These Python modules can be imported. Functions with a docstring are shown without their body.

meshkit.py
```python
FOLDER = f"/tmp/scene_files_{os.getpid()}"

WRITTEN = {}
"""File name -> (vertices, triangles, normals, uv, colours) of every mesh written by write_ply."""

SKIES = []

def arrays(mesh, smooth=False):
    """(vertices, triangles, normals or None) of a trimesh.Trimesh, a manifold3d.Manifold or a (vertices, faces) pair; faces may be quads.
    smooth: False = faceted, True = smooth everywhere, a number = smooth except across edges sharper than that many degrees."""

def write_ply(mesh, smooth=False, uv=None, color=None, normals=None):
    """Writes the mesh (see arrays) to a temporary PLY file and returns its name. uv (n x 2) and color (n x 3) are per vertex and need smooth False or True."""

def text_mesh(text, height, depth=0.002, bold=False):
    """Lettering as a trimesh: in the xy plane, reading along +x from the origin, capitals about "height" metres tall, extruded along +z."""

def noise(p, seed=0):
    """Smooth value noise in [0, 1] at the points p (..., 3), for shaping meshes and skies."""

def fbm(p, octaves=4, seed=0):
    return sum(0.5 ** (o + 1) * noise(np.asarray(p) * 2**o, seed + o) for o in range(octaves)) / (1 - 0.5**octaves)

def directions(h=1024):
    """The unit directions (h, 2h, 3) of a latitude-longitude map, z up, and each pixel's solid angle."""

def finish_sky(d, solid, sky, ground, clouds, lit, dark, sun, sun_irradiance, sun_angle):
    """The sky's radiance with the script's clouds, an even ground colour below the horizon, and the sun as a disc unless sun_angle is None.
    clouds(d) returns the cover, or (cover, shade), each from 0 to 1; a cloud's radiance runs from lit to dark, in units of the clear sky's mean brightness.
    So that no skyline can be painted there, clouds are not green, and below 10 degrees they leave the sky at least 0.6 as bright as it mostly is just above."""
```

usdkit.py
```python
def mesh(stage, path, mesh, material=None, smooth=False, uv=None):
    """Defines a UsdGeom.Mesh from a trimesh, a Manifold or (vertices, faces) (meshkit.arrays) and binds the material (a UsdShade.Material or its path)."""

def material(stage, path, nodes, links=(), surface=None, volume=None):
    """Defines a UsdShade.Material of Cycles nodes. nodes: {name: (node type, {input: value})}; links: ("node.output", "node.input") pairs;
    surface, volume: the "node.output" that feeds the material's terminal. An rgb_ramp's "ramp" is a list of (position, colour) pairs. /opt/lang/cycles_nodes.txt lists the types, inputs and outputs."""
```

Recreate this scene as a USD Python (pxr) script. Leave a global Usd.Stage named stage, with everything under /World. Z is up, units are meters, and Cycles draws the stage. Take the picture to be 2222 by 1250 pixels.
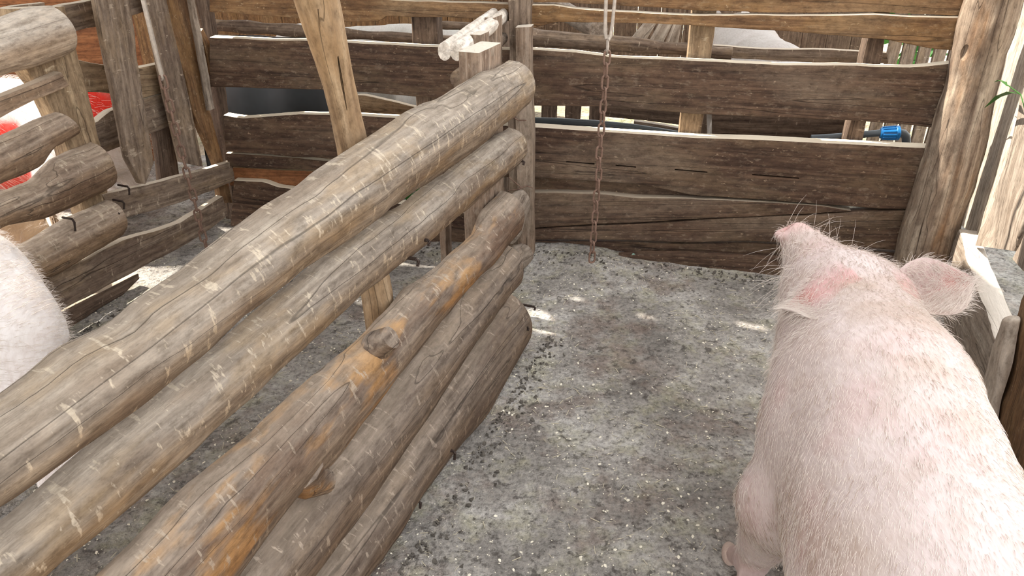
import math, random
import numpy as np
import trimesh, manifold3d, shapely, shapely.geometry as sg, shapely.affinity
import meshkit, usdkit
from meshkit import noise, fbm
from pxr import Usd, UsdGeom, UsdLux, UsdShade, Gf, Sdf, Vt

stage = Usd.Stage.CreateInMemory()
UsdGeom.SetStageUpAxis(stage, UsdGeom.Tokens.z)
UsdGeom.SetStageMetersPerUnit(stage, 1.0)
UsdGeom.Xform.Define(stage, '/World')
UsdGeom.Scope.Define(stage, '/World/Looks')
random.seed(7); rng = np.random.default_rng(7)
A = np.array

# ------------------------------------------------------------------ camera, sky, sun, exposure
CAM_H, FPX, CX, CY = 1.45, 1650.0, 1111.0, 625.0
PITCH = math.atan(885 / 1650.0)
EXPOSURE = 0.0
SUN_AZ, SUN_EL, SUN_POWER = -65.0, 50.0, 3.4
SKY_POWER = 1.0
cam = UsdGeom.Camera.Define(stage, '/World/camera')
cam.CreateHorizontalApertureAttr(36.0)
cam.CreateFocalLengthAttr(36.0 * FPX / 2222.0)
cam.CreateClippingRangeAttr((0.02, 200.0))
cam.CreateExposureAttr(EXPOSURE)
cam.AddTranslateOp().Set(Gf.Vec3d(0, 0, CAM_H))
cam.AddRotateXOp().Set(90.0 - math.degrees(PITCH))
dome = UsdLux.DomeLight.Define(stage, '/World/sky')
dome.CreateIntensityAttr(SKY_POWER); dome.CreateColorAttr(Gf.Vec3f(0.97, 0.985, 1.0))
sun = UsdLux.DistantLight.Define(stage, '/World/sun')
sun.CreateIntensityAttr(SUN_POWER); sun.CreateNormalizeAttr(True); sun.CreateAngleAttr(0.6); sun.CreateColorAttr(Gf.Vec3f(1.0, 0.93, 0.82))
_az, _el = math.radians(SUN_AZ), math.radians(SUN_EL)
SUN_DIR = A([math.sin(_az) * math.cos(_el), math.cos(_az) * math.cos(_el), math.sin(_el)])
sun.AddRotateXYZOp().Set(Gf.Vec3f(math.degrees(math.acos(SUN_DIR[2])), 0, math.degrees(math.atan2(SUN_DIR[0], -SUN_DIR[1]))))

# ------------------------------------------------------------------ from a measured point in the photograph to a place on a real plane
_c, _s = math.cos(PITCH), math.sin(PITCH)
EYE = A([0, 0, CAM_H])
def ray(px, py):
    u = CY - py
    return A([px - CX, FPX * _c + u * _s, -FPX * _s + u * _c])
def at_z(px, py, z=0.0):
    d = ray(px, py); return EYE + d * (z - CAM_H) / d[2]
def at_y(px, py, y):
    d = ray(px, py); return EYE + d * y / d[1]
class Plane:
    """an upright plane: origin, horizontal direction d, n towards the viewer"""
    def __init__(self, p, d, off=0.0):
        self.d = A([d[0], d[1], 0.0]) / math.hypot(d[0], d[1])
        n = A([self.d[1], -self.d[0], 0.0])
        p = A([p[0], p[1], 0.0])
        if np.dot(n, EYE - p) < 0: n = -n
        self.n = n; self.p = p + n * off
    def off(self, o): return Plane(self.p + self.n * o, self.d)
    def sz(self, px):
        out = []
        for x, y in px:
            d = ray(x, y); q = EYE + d * np.dot(self.p - EYE, self.n) / np.dot(d, self.n)
            out.append((np.dot(q - self.p, self.d), q[2]))
        return A(out)
    def pt(self, s, z, u=0.0):
        return self.p + np.multiply.outer(s, self.d) + np.multiply.outer(z, A([0, 0, 1.0])) + np.multiply.outer(u, self.n)
DIV = A([704, 1872.0]) / 2000.0
FEN = A([10011, -1872.0])
RAILS = Plane(at_z(1115, 745), DIV)                 # back faces of the dividing fence's rails
FENCE = Plane(at_z(1300, 557), FEN)                 # front face of the plank fence at the back
LEFT = Plane(at_z(300, 622), DIV)                   # front of the left-hand fence
RIGHT = Plane((1.74, 2.70), DIV)                    # inner face of the right-hand fence

# ------------------------------------------------------------------ writing prims
used = {}
def uniq(parent, name):
    k = (str(parent), name); used[k] = used.get(k, -1) + 1
    return f'{parent}/{name}' + (f'_{used[k]:03d}' if used[k] else '')
def tag(prim, label=None, category=None, group=None, kind=None):
    for k, v in (('label', label), ('category', category), ('group', group), ('kind', kind)):
        if v: prim.SetCustomDataByKey(k, v)
    return prim
def thing(name, label, category, loc=(0, 0, 0), group=None, kind=None):
    x = UsdGeom.Xform.Define(stage, uniq('/World', name))
    x.AddTranslateOp().Set(Gf.Vec3d(*map(float, loc)))
    x._loc = A(loc, float)
    LOC[str(x.GetPath())] = A(loc, float)
    return tag(x.GetPrim(), label, category, group, kind)
LOC = {}
def origin_of(prim):
    p = prim.GetPath()
    while str(p) not in LOC and p != Sdf.Path('/World') and not p.isEmpty: p = p.GetParentPath()
    return LOC.get(str(p), np.zeros(3))
def put(name, mesh, material, parent=None, smooth=35, wc=None, edge=None, skin=None, label=None):
    """mesh in world coordinates -> one Mesh prim. wc: function of world points giving wood coordinates; skin: function giving colours."""
    v, f, n = meshkit.arrays(mesh, smooth)
    o = origin_of(parent) if parent is not None else np.zeros(3)
    path = uniq(parent.GetPath() if parent is not None else '/World', name)
    m = UsdGeom.Mesh.Define(stage, path)
    m.CreatePointsAttr(Vt.Vec3fArray.FromNumpy((v - o).astype(np.float32)))
    m.CreateFaceVertexCountsAttr(Vt.IntArray.FromNumpy(np.full(len(f), 3, np.int32)))
    m.CreateFaceVertexIndicesAttr(Vt.IntArray.FromNumpy(f.astype(np.int32).ravel()))
    m.CreateSubdivisionSchemeAttr('none')
    if n is not None:
        m.CreateNormalsAttr(Vt.Vec3fArray.FromNumpy(n.astype(np.float32))); m.SetNormalsInterpolation('vertex')
    api = UsdGeom.PrimvarsAPI(m)
    if wc is not None:
        api.CreatePrimvar('wc', Sdf.ValueTypeNames.Float3Array, 'vertex').Set(Vt.Vec3fArray.FromNumpy(wc(v).astype(np.float32)))
    if edge is not None:
        api.CreatePrimvar('edge', Sdf.ValueTypeNames.FloatArray, 'vertex').Set(Vt.FloatArray.FromNumpy(edge(v, n).astype(np.float32)))
    if skin is not None:
        api.CreatePrimvar('skin', Sdf.ValueTypeNames.Float3Array, 'vertex').Set(Vt.Vec3fArray.FromNumpy(skin(v, n).astype(np.float32)))
    UsdShade.MaterialBindingAPI.Apply(m.GetPrim()).Bind(MAT[material])
    if label: m.GetPrim().SetCustomDataByKey('label', label)
    return m.GetPrim()

# ------------------------------------------------------------------ materials
MAT = {}
def lin(r, g, b):
    return tuple(((c / 255) / 12.92 if c / 255 <= .04045 else ((c / 255 + .055) / 1.055) ** 2.4) for c in (r, g, b))
def wood(name, dark, mid, light, patch=None, patch_amt=.6, speck=None, speck_at=.62, grain=(3.0, 62), pale=(190, 172, 150), rough=.82, patch2=None, patch2_amt=.5, bump=.6, speck_scale=(46, 15), weather_and_light=False, dust=None):
    def soft(col, k=.10):
        g = sum(col) / 3; return lin(*(x + (g - x) * k for x in col))
    dark, mid, light, pale = soft(dark), soft(mid), soft(light), lin(*pale)
    patch, patch2, speck = (None if x is None else tuple(x[i] + (sum(x) / 3 - x[i]) * .12 for i in range(3)) for x in (patch, patch2, speck))
    N = {'a': ('attribute', {'attribute': 'wc'}), 'e': ('attribute', {'attribute': 'edge'}),
         'mg': ('mapping', {'scale': (grain[0], grain[1], grain[1])}),
         'ng': ('noise_texture', {'scale': 1.0, 'detail': 3.5, 'roughness': .6, 'distortion': 0.0}),
         'rg': ('rgb_ramp', {'ramp': [(.28, dark), (.5, mid), (.72, light)]}),
         'mf': ('mapping', {'scale': (22, 48, 48)}), 'nf': ('noise_texture', {'scale': 1.0, 'detail': 4.0, 'roughness': .78}),
         'rf': ('rgb_ramp', {'ramp': [(.3, (.5, .47, .44)), (.5, (.98, .97, .96)), (.72, (1.32, 1.3, 1.26))]}),
         'mul': ('mix', {'mix_type': 'multiply', 'fac': .9}),
         'mc': ('mapping', {'scale': (.3, 15, 15)}), 'nc': ('noise_texture', {'scale': 1.0, 'detail': 1.5, 'roughness': .4, 'distortion': 0.0}),
         'c1': ('math', {'math_type': 'subtract', 'value2': .5}), 'c2': ('math', {'math_type': 'absolute'}),
         'c3': ('map_range', {'from_min': .0008, 'from_max': .0045, 'to_min': .6, 'to_max': 0.0, 'clamp': True}),
         'crk': ('mix', {'color2': tuple(c * .35 for c in dark)}),
         'edg': ('mix', {'color2': pale}),  # mixes the sunlit tone into the colour of up-facing edges
         'h1': ('math', {'math_type': 'multiply_add', 'value2': .5}), 'h2': ('math', {'math_type': 'multiply_add', 'value2': -.9}),
         'b': ('bump', {'strength': bump, 'distance': .006}),
         'p': ('principled_bsdf', {'roughness': rough, 'specular_ior_level': .25})}
    L = [('a.vector', 'mg.vector'), ('mg.vector', 'ng.vector'), ('ng.fac', 'rg.fac'),
         ('a.vector', 'mf.vector'), ('mf.vector', 'nf.vector'), ('nf.fac', 'rf.fac'), ('a.vector', 'mc.vector'), ('mc.vector', 'nc.vector'),
         ('nc.fac', 'c1.value1'), ('c1.value', 'c2.value1'), ('c2.value', 'c3.value')]
    cur = 'rg.color'
    def layer(key, colour, amount, scale, lo, hi):
        nonlocal cur
        N['m' + key] = ('mapping', {'scale': (scale[0], scale[1], scale[1]), 'location': (3.1 * len(N), 1.7, .4)})
        N['n' + key] = ('noise_texture', {'scale': 1.0, 'detail': 3.5, 'roughness': .68, 'distortion': 0.0})
        N['r' + key] = ('map_range', {'from_min': lo, 'from_max': hi, 'to_min': 0.0, 'to_max': amount, 'clamp': True})
        N['x' + key] = ('mix', {'color2': lin(*colour)})
        L.extend([('a.vector', f'm{key}.vector'), (f'm{key}.vector', f'n{key}.vector'), (f'n{key}.fac', f'r{key}.value'), (f'r{key}.result', f'x{key}.fac'), (cur, f'x{key}.color1')])
        cur = f'x{key}.color'
    if patch: layer('pa', patch, patch_amt, (2.2, 8), .5, .66)
    if patch2: layer('pb', patch2, patch2_amt, (3.2, 11), .5, .62)
    if speck: layer('sp', speck, .75, speck_scale, speck_at, speck_at + .05)
    if weather_and_light:  # up-facing sides weathered grey and also brightened as if lit, flanks browned
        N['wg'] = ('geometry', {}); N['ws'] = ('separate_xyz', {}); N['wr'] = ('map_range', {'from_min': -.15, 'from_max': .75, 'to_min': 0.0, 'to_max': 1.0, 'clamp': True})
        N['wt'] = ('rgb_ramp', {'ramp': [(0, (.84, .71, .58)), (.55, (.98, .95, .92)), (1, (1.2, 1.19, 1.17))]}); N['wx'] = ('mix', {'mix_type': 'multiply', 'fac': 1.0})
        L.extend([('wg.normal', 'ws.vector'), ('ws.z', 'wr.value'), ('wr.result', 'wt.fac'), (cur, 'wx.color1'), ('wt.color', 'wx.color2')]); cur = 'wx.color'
    if dust: layer('du', dust, .55, (1.1, 2.6), .52, .7); layer('dv', dust, .5, (30, 60), .56, .66)
    L += [(cur, 'mul.color1'), ('rf.color', 'mul.color2'), ('mul.color', 'crk.color1'), ('c3.result', 'crk.fac'), ('crk.color', 'edg.color1'), ('e.fac', 'edg.fac'),
          ('edg.color', 'p.base_color'), ('nf.fac', 'h1.value1'), ('ng.fac', 'h1.value3'), ('c3.result', 'h2.value1'), ('h1.value', 'h2.value3'), ('h2.value', 'b.height'), ('b.normal', 'p.normal')]
    MAT[name] = usdkit.material(stage, f'/World/Looks/{name}', N, L, surface='p.BSDF')
def plain(name, colour, rough=.6, metallic=0.0, var=.25, scale=12.0, **kw):
    c = lin(*colour)
    MAT[name] = usdkit.material(stage, f'/World/Looks/{name}', {
        'g': ('geometry', {}), 'n': ('noise_texture', {'scale': scale, 'detail': 5.0, 'roughness': .65}),
        'r': ('rgb_ramp', {'ramp': [(.25, tuple(x * (1 - var) for x in c)), (.75, tuple(min(1, x * (1 + var)) for x in c))]}),
        'b': ('bump', {'strength': .25, 'distance': .004}),
        'p': ('principled_bsdf', {'roughness': rough, 'metallic': metallic, **kw})},
        [('g.position', 'n.vector'), ('n.fac', 'r.fac'), ('r.color', 'p.base_color'), ('n.fac', 'b.height'), ('b.normal', 'p.normal')], surface='p.BSDF')

wood('rail_wood', (92, 82, 72), (124, 114, 104), (150, 141, 130), patch=(100, 82, 66), patch_amt=.7, speck=(170, 158, 140), speck_at=.585, patch2=(136, 114, 84), patch2_amt=.5, weather_and_light=True, speck_scale=(64, 22))
wood('rail_dark_wood', (78, 66, 57), (106, 94, 84), (130, 117, 106), patch=(86, 68, 57), patch_amt=.65, speck=(150, 136, 122), speck_at=.6, patch2=(126, 108, 90), patch2_amt=.45, weather_and_light=True, speck_scale=(64, 22))
wood('rail_bark_wood', (82, 68, 58), (113, 100, 89), (138, 125, 112), patch=(90, 65, 48), patch_amt=.7, speck=(150, 136, 120), speck_at=.6, patch2=(166, 122, 68), patch2_amt=.65, weather_and_light=True, speck_scale=(64, 22))
wood('plank_wood', (52, 38, 30), (82, 61, 47), (106, 82, 64), patch=(62, 43, 34), patch_amt=.6, speck=(158, 134, 108), speck_at=.65, patch2=(106, 86, 64), patch2_amt=.45, pale=(236, 222, 198), speck_scale=(40, 55), dust=(126, 110, 94))
wood('plank_brown_wood', (80, 56, 36), (118, 86, 56), (146, 112, 76), patch=(84, 58, 38), patch_amt=.6, speck=(176, 148, 112), speck_at=.65, patch2=(136, 102, 62), patch2_amt=.5, pale=(236, 222, 198), speck_scale=(40, 55), dust=(136, 114, 88))
wood('plank_orange_wood', (98, 60, 34), (130, 82, 48), (152, 102, 64), patch=(100, 60, 36), patch_amt=.5, pale=(210, 186, 150))
wood('old_wood', (92, 76, 63), (126, 108, 92), (154, 136, 118), patch=(90, 70, 58), patch_amt=.6, speck=(180, 162, 140), speck_at=.62, patch2=(144, 120, 92), patch2_amt=.45, pale=(206, 192, 172))
wood('old_dark_wood', (70, 54, 44), (100, 82, 68), (126, 106, 90), patch=(78, 58, 46), patch_amt=.6, speck=(150, 130, 110), speck_at=.64, pale=(196, 180, 158))
wood('tan_wood', (112, 90, 66), (146, 122, 94), (174, 150, 118), patch=(120, 96, 74), patch_amt=.5, speck=(190, 170, 140), speck_at=.64, pale=(220, 206, 184))
wood('sawn_or_sunlit_wood', (150, 134, 118), (180, 166, 150), (202, 190, 175), patch=(136, 112, 90), patch_amt=.5, pale=(238, 230, 216), bump=.4)  # pale tone also paints sunlight on the right fence and near post
wood('sunlit_beam_wood', (196, 184, 170), (224, 214, 202), (242, 235, 225), patch=(180, 164, 146), patch_amt=.4, pale=(246, 240, 230), bump=.4)  # brightened so the gate beam looks sunlit where no sun reaches it
wood('left_rail_wood', (112, 96, 83), (150, 133, 117), (178, 163, 147), patch=(112, 92, 78), patch_amt=.6, speck=(184, 170, 150), speck_at=.6, patch2=(158, 138, 112), patch2_amt=.45, weather_and_light=True, speck_scale=(64, 22))
wood('pale_log_wood', (160, 149, 137), (194, 184, 173), (216, 208, 198), patch=(160, 144, 126), patch_amt=.5, weather_and_light=True)
wood('stake_wood', (98, 78, 62), (132, 111, 93), (160, 141, 124), patch=(86, 60, 46), patch_amt=.5, pale=(236, 226, 210), dust=(150, 138, 124))
wood('grey_slab_wood', (112, 98, 86), (146, 132, 118), (170, 158, 144), patch=(120, 102, 86), patch_amt=.5, speck=(90, 78, 66), speck_at=.66, pale=(190, 180, 168))
wood('post_wood', (102, 84, 70), (142, 124, 106), (172, 156, 136), patch=(132, 94, 58), patch_amt=.65, patch2=(96, 76, 62), patch2_amt=.5, grain=(1.8, 48))
wood('pole_wood', (112, 88, 62), (148, 122, 92), (172, 148, 118), patch=(106, 80, 58), patch_amt=.5, patch2=(140, 108, 72), patch2_amt=.5, grain=(1.8, 48))
plain('rust', (126, 100, 86), .75, .3, .35, 90)
plain('wire', (176, 164, 152), .6, .2, .25, 60)
plain('nail', (58, 46, 40), .6, .6, .3, 120)
plain('black_plastic', (52, 58, 60), .45, 0, .15, 20)
plain('grey_plastic', (92, 100, 106), .45, 0, .15, 20)
plain('blue_plastic', (38, 132, 206), .4, 0, .1, 20)
plain('tarp', (48, 52, 54), .6, 0, .3, 6)
plain('pebble', (226, 218, 200), .8, 0, .15, 60)
plain('straw', (190, 180, 158), .8, 0, .2, 60)
plain('scrap', (130, 144, 150), .5, 0, .5, 30)
plain('shade_roof_metal', (120, 112, 104), .6, .2, .3, 3)
plain('hoof', (186, 164, 152), .6, 0, .25, 60)
plain('glass_bit', (170, 206, 188), .2, 0, .1, 20, transmission_weight=.4)
plain('clod', (84, 78, 71), .95, 0, .4, 30)
MAT['foliage'] = usdkit.material(stage, '/World/Looks/foliage', {
    'g': ('geometry', {}), 'r': ('rgb_ramp', {'ramp': [(0, lin(58, 110, 44)), (.5, lin(88, 150, 58)), (1, lin(140, 186, 92))]}),
    'd': ('principled_bsdf', {'roughness': .5}), 't': ('translucent_bsdf', {}), 'm': ('mix_closure', {'fac': .35})},
    [('g.random_per_island', 'r.fac'), ('r.color', 'd.base_color'), ('r.color', 't.color'), ('d.BSDF', 'm.closure1'), ('t.BSDF', 'm.closure2')], surface='m.closure')
def skin_material(name, dirt, amount):
    MAT[name] = usdkit.material(stage, f'/World/Looks/{name}', {
        'a': ('attribute', {'attribute': 'skin'}), 'g': ('geometry', {}),
        'n': ('noise_texture', {'scale': 5.0, 'detail': 4.0, 'roughness': .6, 'distortion': 0.0}), 'r': ('map_range', {'from_min': .48, 'from_max': .72, 'to_min': 0.0, 'to_max': amount, 'clamp': True}),
        'x': ('mix', {'color2': dirt}),
        'mp': ('mapping', {'scale': (170, 34, 60), 'rotation': (0, 0, .5)}), 'n2': ('noise_texture', {'scale': 1.0, 'detail': 3.0, 'roughness': .6}),
        'r2': ('rgb_ramp', {'ramp': [(.3, (.84, .8, .78)), (.55, (1, 1, 1)), (.8, (1.06, 1.06, 1.06))]}), 'x2': ('mix', {'mix_type': 'multiply', 'fac': .8}),
        'b': ('bump', {'strength': .35, 'distance': .003}),
        'p': ('principled_bsdf', {'roughness': .62, 'specular_ior_level': .3})},
        [('g.position', 'n.vector'), ('n.fac', 'r.value'), ('r.result', 'x.fac'), ('a.color', 'x.color1'), ('x.color', 'x2.color1'), ('g.position', 'mp.vector'), ('mp.vector', 'n2.vector'), ('n2.fac', 'r2.fac'),
         ('r2.color', 'x2.color2'), ('x2.color', 'p.base_color'), ('n2.fac', 'b.height'), ('b.normal', 'p.normal')], surface='p.BSDF')
skin_material('pig_skin', lin(160, 134, 114), .6)
skin_material('pig_skin_clean', lin(214, 200, 188), .3)
skin_material('pig_skin_grey', lin(150, 140, 128), .6)
MAT['pig_hair'] = usdkit.material(stage, '/World/Looks/pig_hair', {'p': ('principled_bsdf', {'base_color': (.68, .60, .54), 'roughness': .5})}, [], surface='p.BSDF')
MAT['tan_hair'] = usdkit.material(stage, '/World/Looks/tan_hair', {'p': ('principled_bsdf', {'base_color': (.34, .25, .18), 'roughness': .6})}, [], surface='p.BSDF')
MAT['yellow_hair'] = usdkit.material(stage, '/World/Looks/yellow_hair', {'p': ('principled_bsdf', {'base_color': (.8, .62, .36), 'roughness': .5})}, [], surface='p.BSDF')
def ground_material(name, stops, olive, brown, fleck, flecks=True, scale=1.0):
    N = {'g': ('geometry', {}), 'n1': ('noise_texture', {'scale': 3.2 * scale, 'detail': 4.0, 'roughness': .68, 'distortion': 0.0}),
         'r1': ('rgb_ramp', {'ramp': [(p, lin(*c)) for p, c in stops]}),
         'n2': ('noise_texture', {'scale': 6.5 * scale, 'detail': 4.0, 'roughness': .7, 'distortion': 0.0}), 'm2': ('map_range', {'from_min': .5, 'from_max': .66, 'to_min': 0.0, 'to_max': .55, 'clamp': True}), 'x2': ('mix', {'color2': lin(*olive)}),
         'o3': ('mapping', {'location': (7, 3, 1)}), 'n3': ('noise_texture', {'scale': 4.5 * scale, 'detail': 4.0, 'roughness': .72, 'distortion': 0.0}), 'm3': ('map_range', {'from_min': .52, 'from_max': .66, 'to_min': 0.0, 'to_max': .6, 'clamp': True}), 'x3': ('mix', {'color2': lin(*brown)}),
         'n4': ('noise_texture', {'scale': 70.0, 'detail': 3.5, 'roughness': .75}), 'r4': ('rgb_ramp', {'ramp': [(.3, (.42, .41, .4)), (.5, (1, 1, 1)), (.72, (1.45, 1.43, 1.38))]}), 'x4': ('mix', {'mix_type': 'multiply', 'fac': .9}),
         'n6': ('noise_texture', {'scale': 24.0, 'detail': 4.0, 'roughness': .75, 'distortion': 0.0}), 'm6': ('map_range', {'from_min': .36, 'from_max': .45, 'to_min': .7, 'to_max': 0.0, 'clamp': True}), 'x6': ('mix', {'color2': lin(62, 56, 52)}),
         'v': ('voronoi_texture', {'scale': 75.0, 'randomness': 1.0}), 'm5': ('map_range', {'from_min': .1, 'from_max': .17, 'to_min': .8 if flecks else 0.0, 'to_max': 0.0, 'clamp': True}),
         'w5': ('separate_color', {}), 'w6': ('math', {'math_type': 'greater_than', 'value2': .72}), 'w7': ('math', {'math_type': 'multiply'}), 'x5': ('mix', {'color2': lin(*fleck)}),
         'h': ('math', {'math_type': 'multiply_add', 'value2': .6}), 'b': ('bump', {'strength': .8, 'distance': .012}), 'p': ('principled_bsdf', {'roughness': .88, 'specular_ior_level': .25})}
    L = [('g.position', k + '.vector') for k in ('n1', 'n2', 'o3', 'n4', 'v', 'n6')] + [('n1.fac', 'r1.fac'), ('n2.fac', 'm2.value'), ('m2.result', 'x2.fac'), ('r1.color', 'x2.color1'), ('o3.vector', 'n3.vector'), ('n3.fac', 'm3.value'), ('m3.result', 'x3.fac'), ('x2.color', 'x3.color1'),
         ('n4.fac', 'r4.fac'), ('x3.color', 'x4.color1'), ('r4.color', 'x4.color2'), ('n6.fac', 'm6.value'), ('m6.result', 'x6.fac'), ('x4.color', 'x6.color1'),
         ('v.color', 'w5.color'), ('w5.r', 'w6.value1'), ('v.distance', 'm5.value'), ('m5.result', 'w7.value1'), ('w6.value', 'w7.value2'), ('w7.value', 'x5.fac'), ('x6.color', 'x5.color1'),
         ('x5.color', 'p.base_color'), ('n4.fac', 'h.value1'), ('n6.fac', 'h.value3'), ('h.value', 'b.height'), ('b.normal', 'p.normal')]
    MAT[name] = usdkit.material(stage, f'/World/Looks/{name}', N, L, surface='p.BSDF')
ground_material('pen_floor', [(.3, (106, 101, 96)), (.5, (148, 143, 137)), (.68, (184, 180, 175))], (142, 138, 110), (112, 95, 86), (222, 214, 194))
ground_material('yard_soil', [(.3, (140, 126, 108)), (.5, (172, 158, 138)), (.68, (200, 188, 168))], (112, 136, 76), (150, 126, 98), (220, 210, 190), scale=.6)

# ------------------------------------------------------------------ shapes of wood
def resample(poly, n):
    d = np.r_[0, np.cumsum(np.linalg.norm(np.diff(poly, axis=0), axis=1))]
    t = np.linspace(0, d[-1], n)
    return np.stack([np.interp(t, d, poly[:, k]) for k in range(poly.shape[1])], 1)
def extend(poly, length, start=True):
    a, b = (poly[0], poly[min(3, len(poly) - 1)]) if start else (poly[-1], poly[max(-4, -len(poly))])
    e = a + (a - b) / np.linalg.norm(a - b) * length
    return np.vstack([[e], poly]) if start else np.vstack([poly, [e]])
def loft(rings, close=True):
    """rings (m, k, 3) -> closed trimesh with fan caps."""
    m, k, _ = rings.shape
    v = np.vstack([rings.reshape(-1, 3), rings[0].mean(0), rings[-1].mean(0)])
    i, j = np.meshgrid(np.arange(m - 1), np.arange(k), indexing='ij'); jn = (j + 1) % k
    a, b, c, d = i * k + j, i * k + jn, (i + 1) * k + jn, (i + 1) * k + j
    f = [np.stack([a, b, c], -1).reshape(-1, 3), np.stack([a, c, d], -1).reshape(-1, 3)]
    q = np.arange(k); qn = (q + 1) % k
    f += [np.stack([np.full(k, m * k), qn, q], 1), np.stack([np.full(k, m * k + 1), (m - 1) * k + q, (m - 1) * k + qn], 1)]
    t = trimesh.Trimesh(v, np.vstack(f), process=False)
    if t.volume < 0: t.invert()
    return t
def profile(kind, k=10):
    """closed list of (u, v): v 0..1 across the piece, u 0 at the plane, +1 towards the viewer (half logs) or -1 behind it (planks)."""
    if kind == 'half':
        ph = np.linspace(-math.pi / 2, math.pi / 2, k + 3)
        front = [(max(0, math.cos(p)) ** .85, .5 + .5 * math.sin(p)) for p in ph]
        return A(front + [(-.06, .93), (-.1, .5), (-.06, .07)])
    e = .035
    front = [(-.14, 0), (-.03, .012), (0, e)] + [(0, x) for x in np.linspace(.16, .84, k - 3)] + [(0, 1 - e), (-.03, .988), (-.14, 1.0)]
    return A(front + [(-.5, 1.0), (-.9, 1.0), (-1, .97), (-1, .5), (-1, .03), (-.9, 0), (-.5, 0)])
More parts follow.
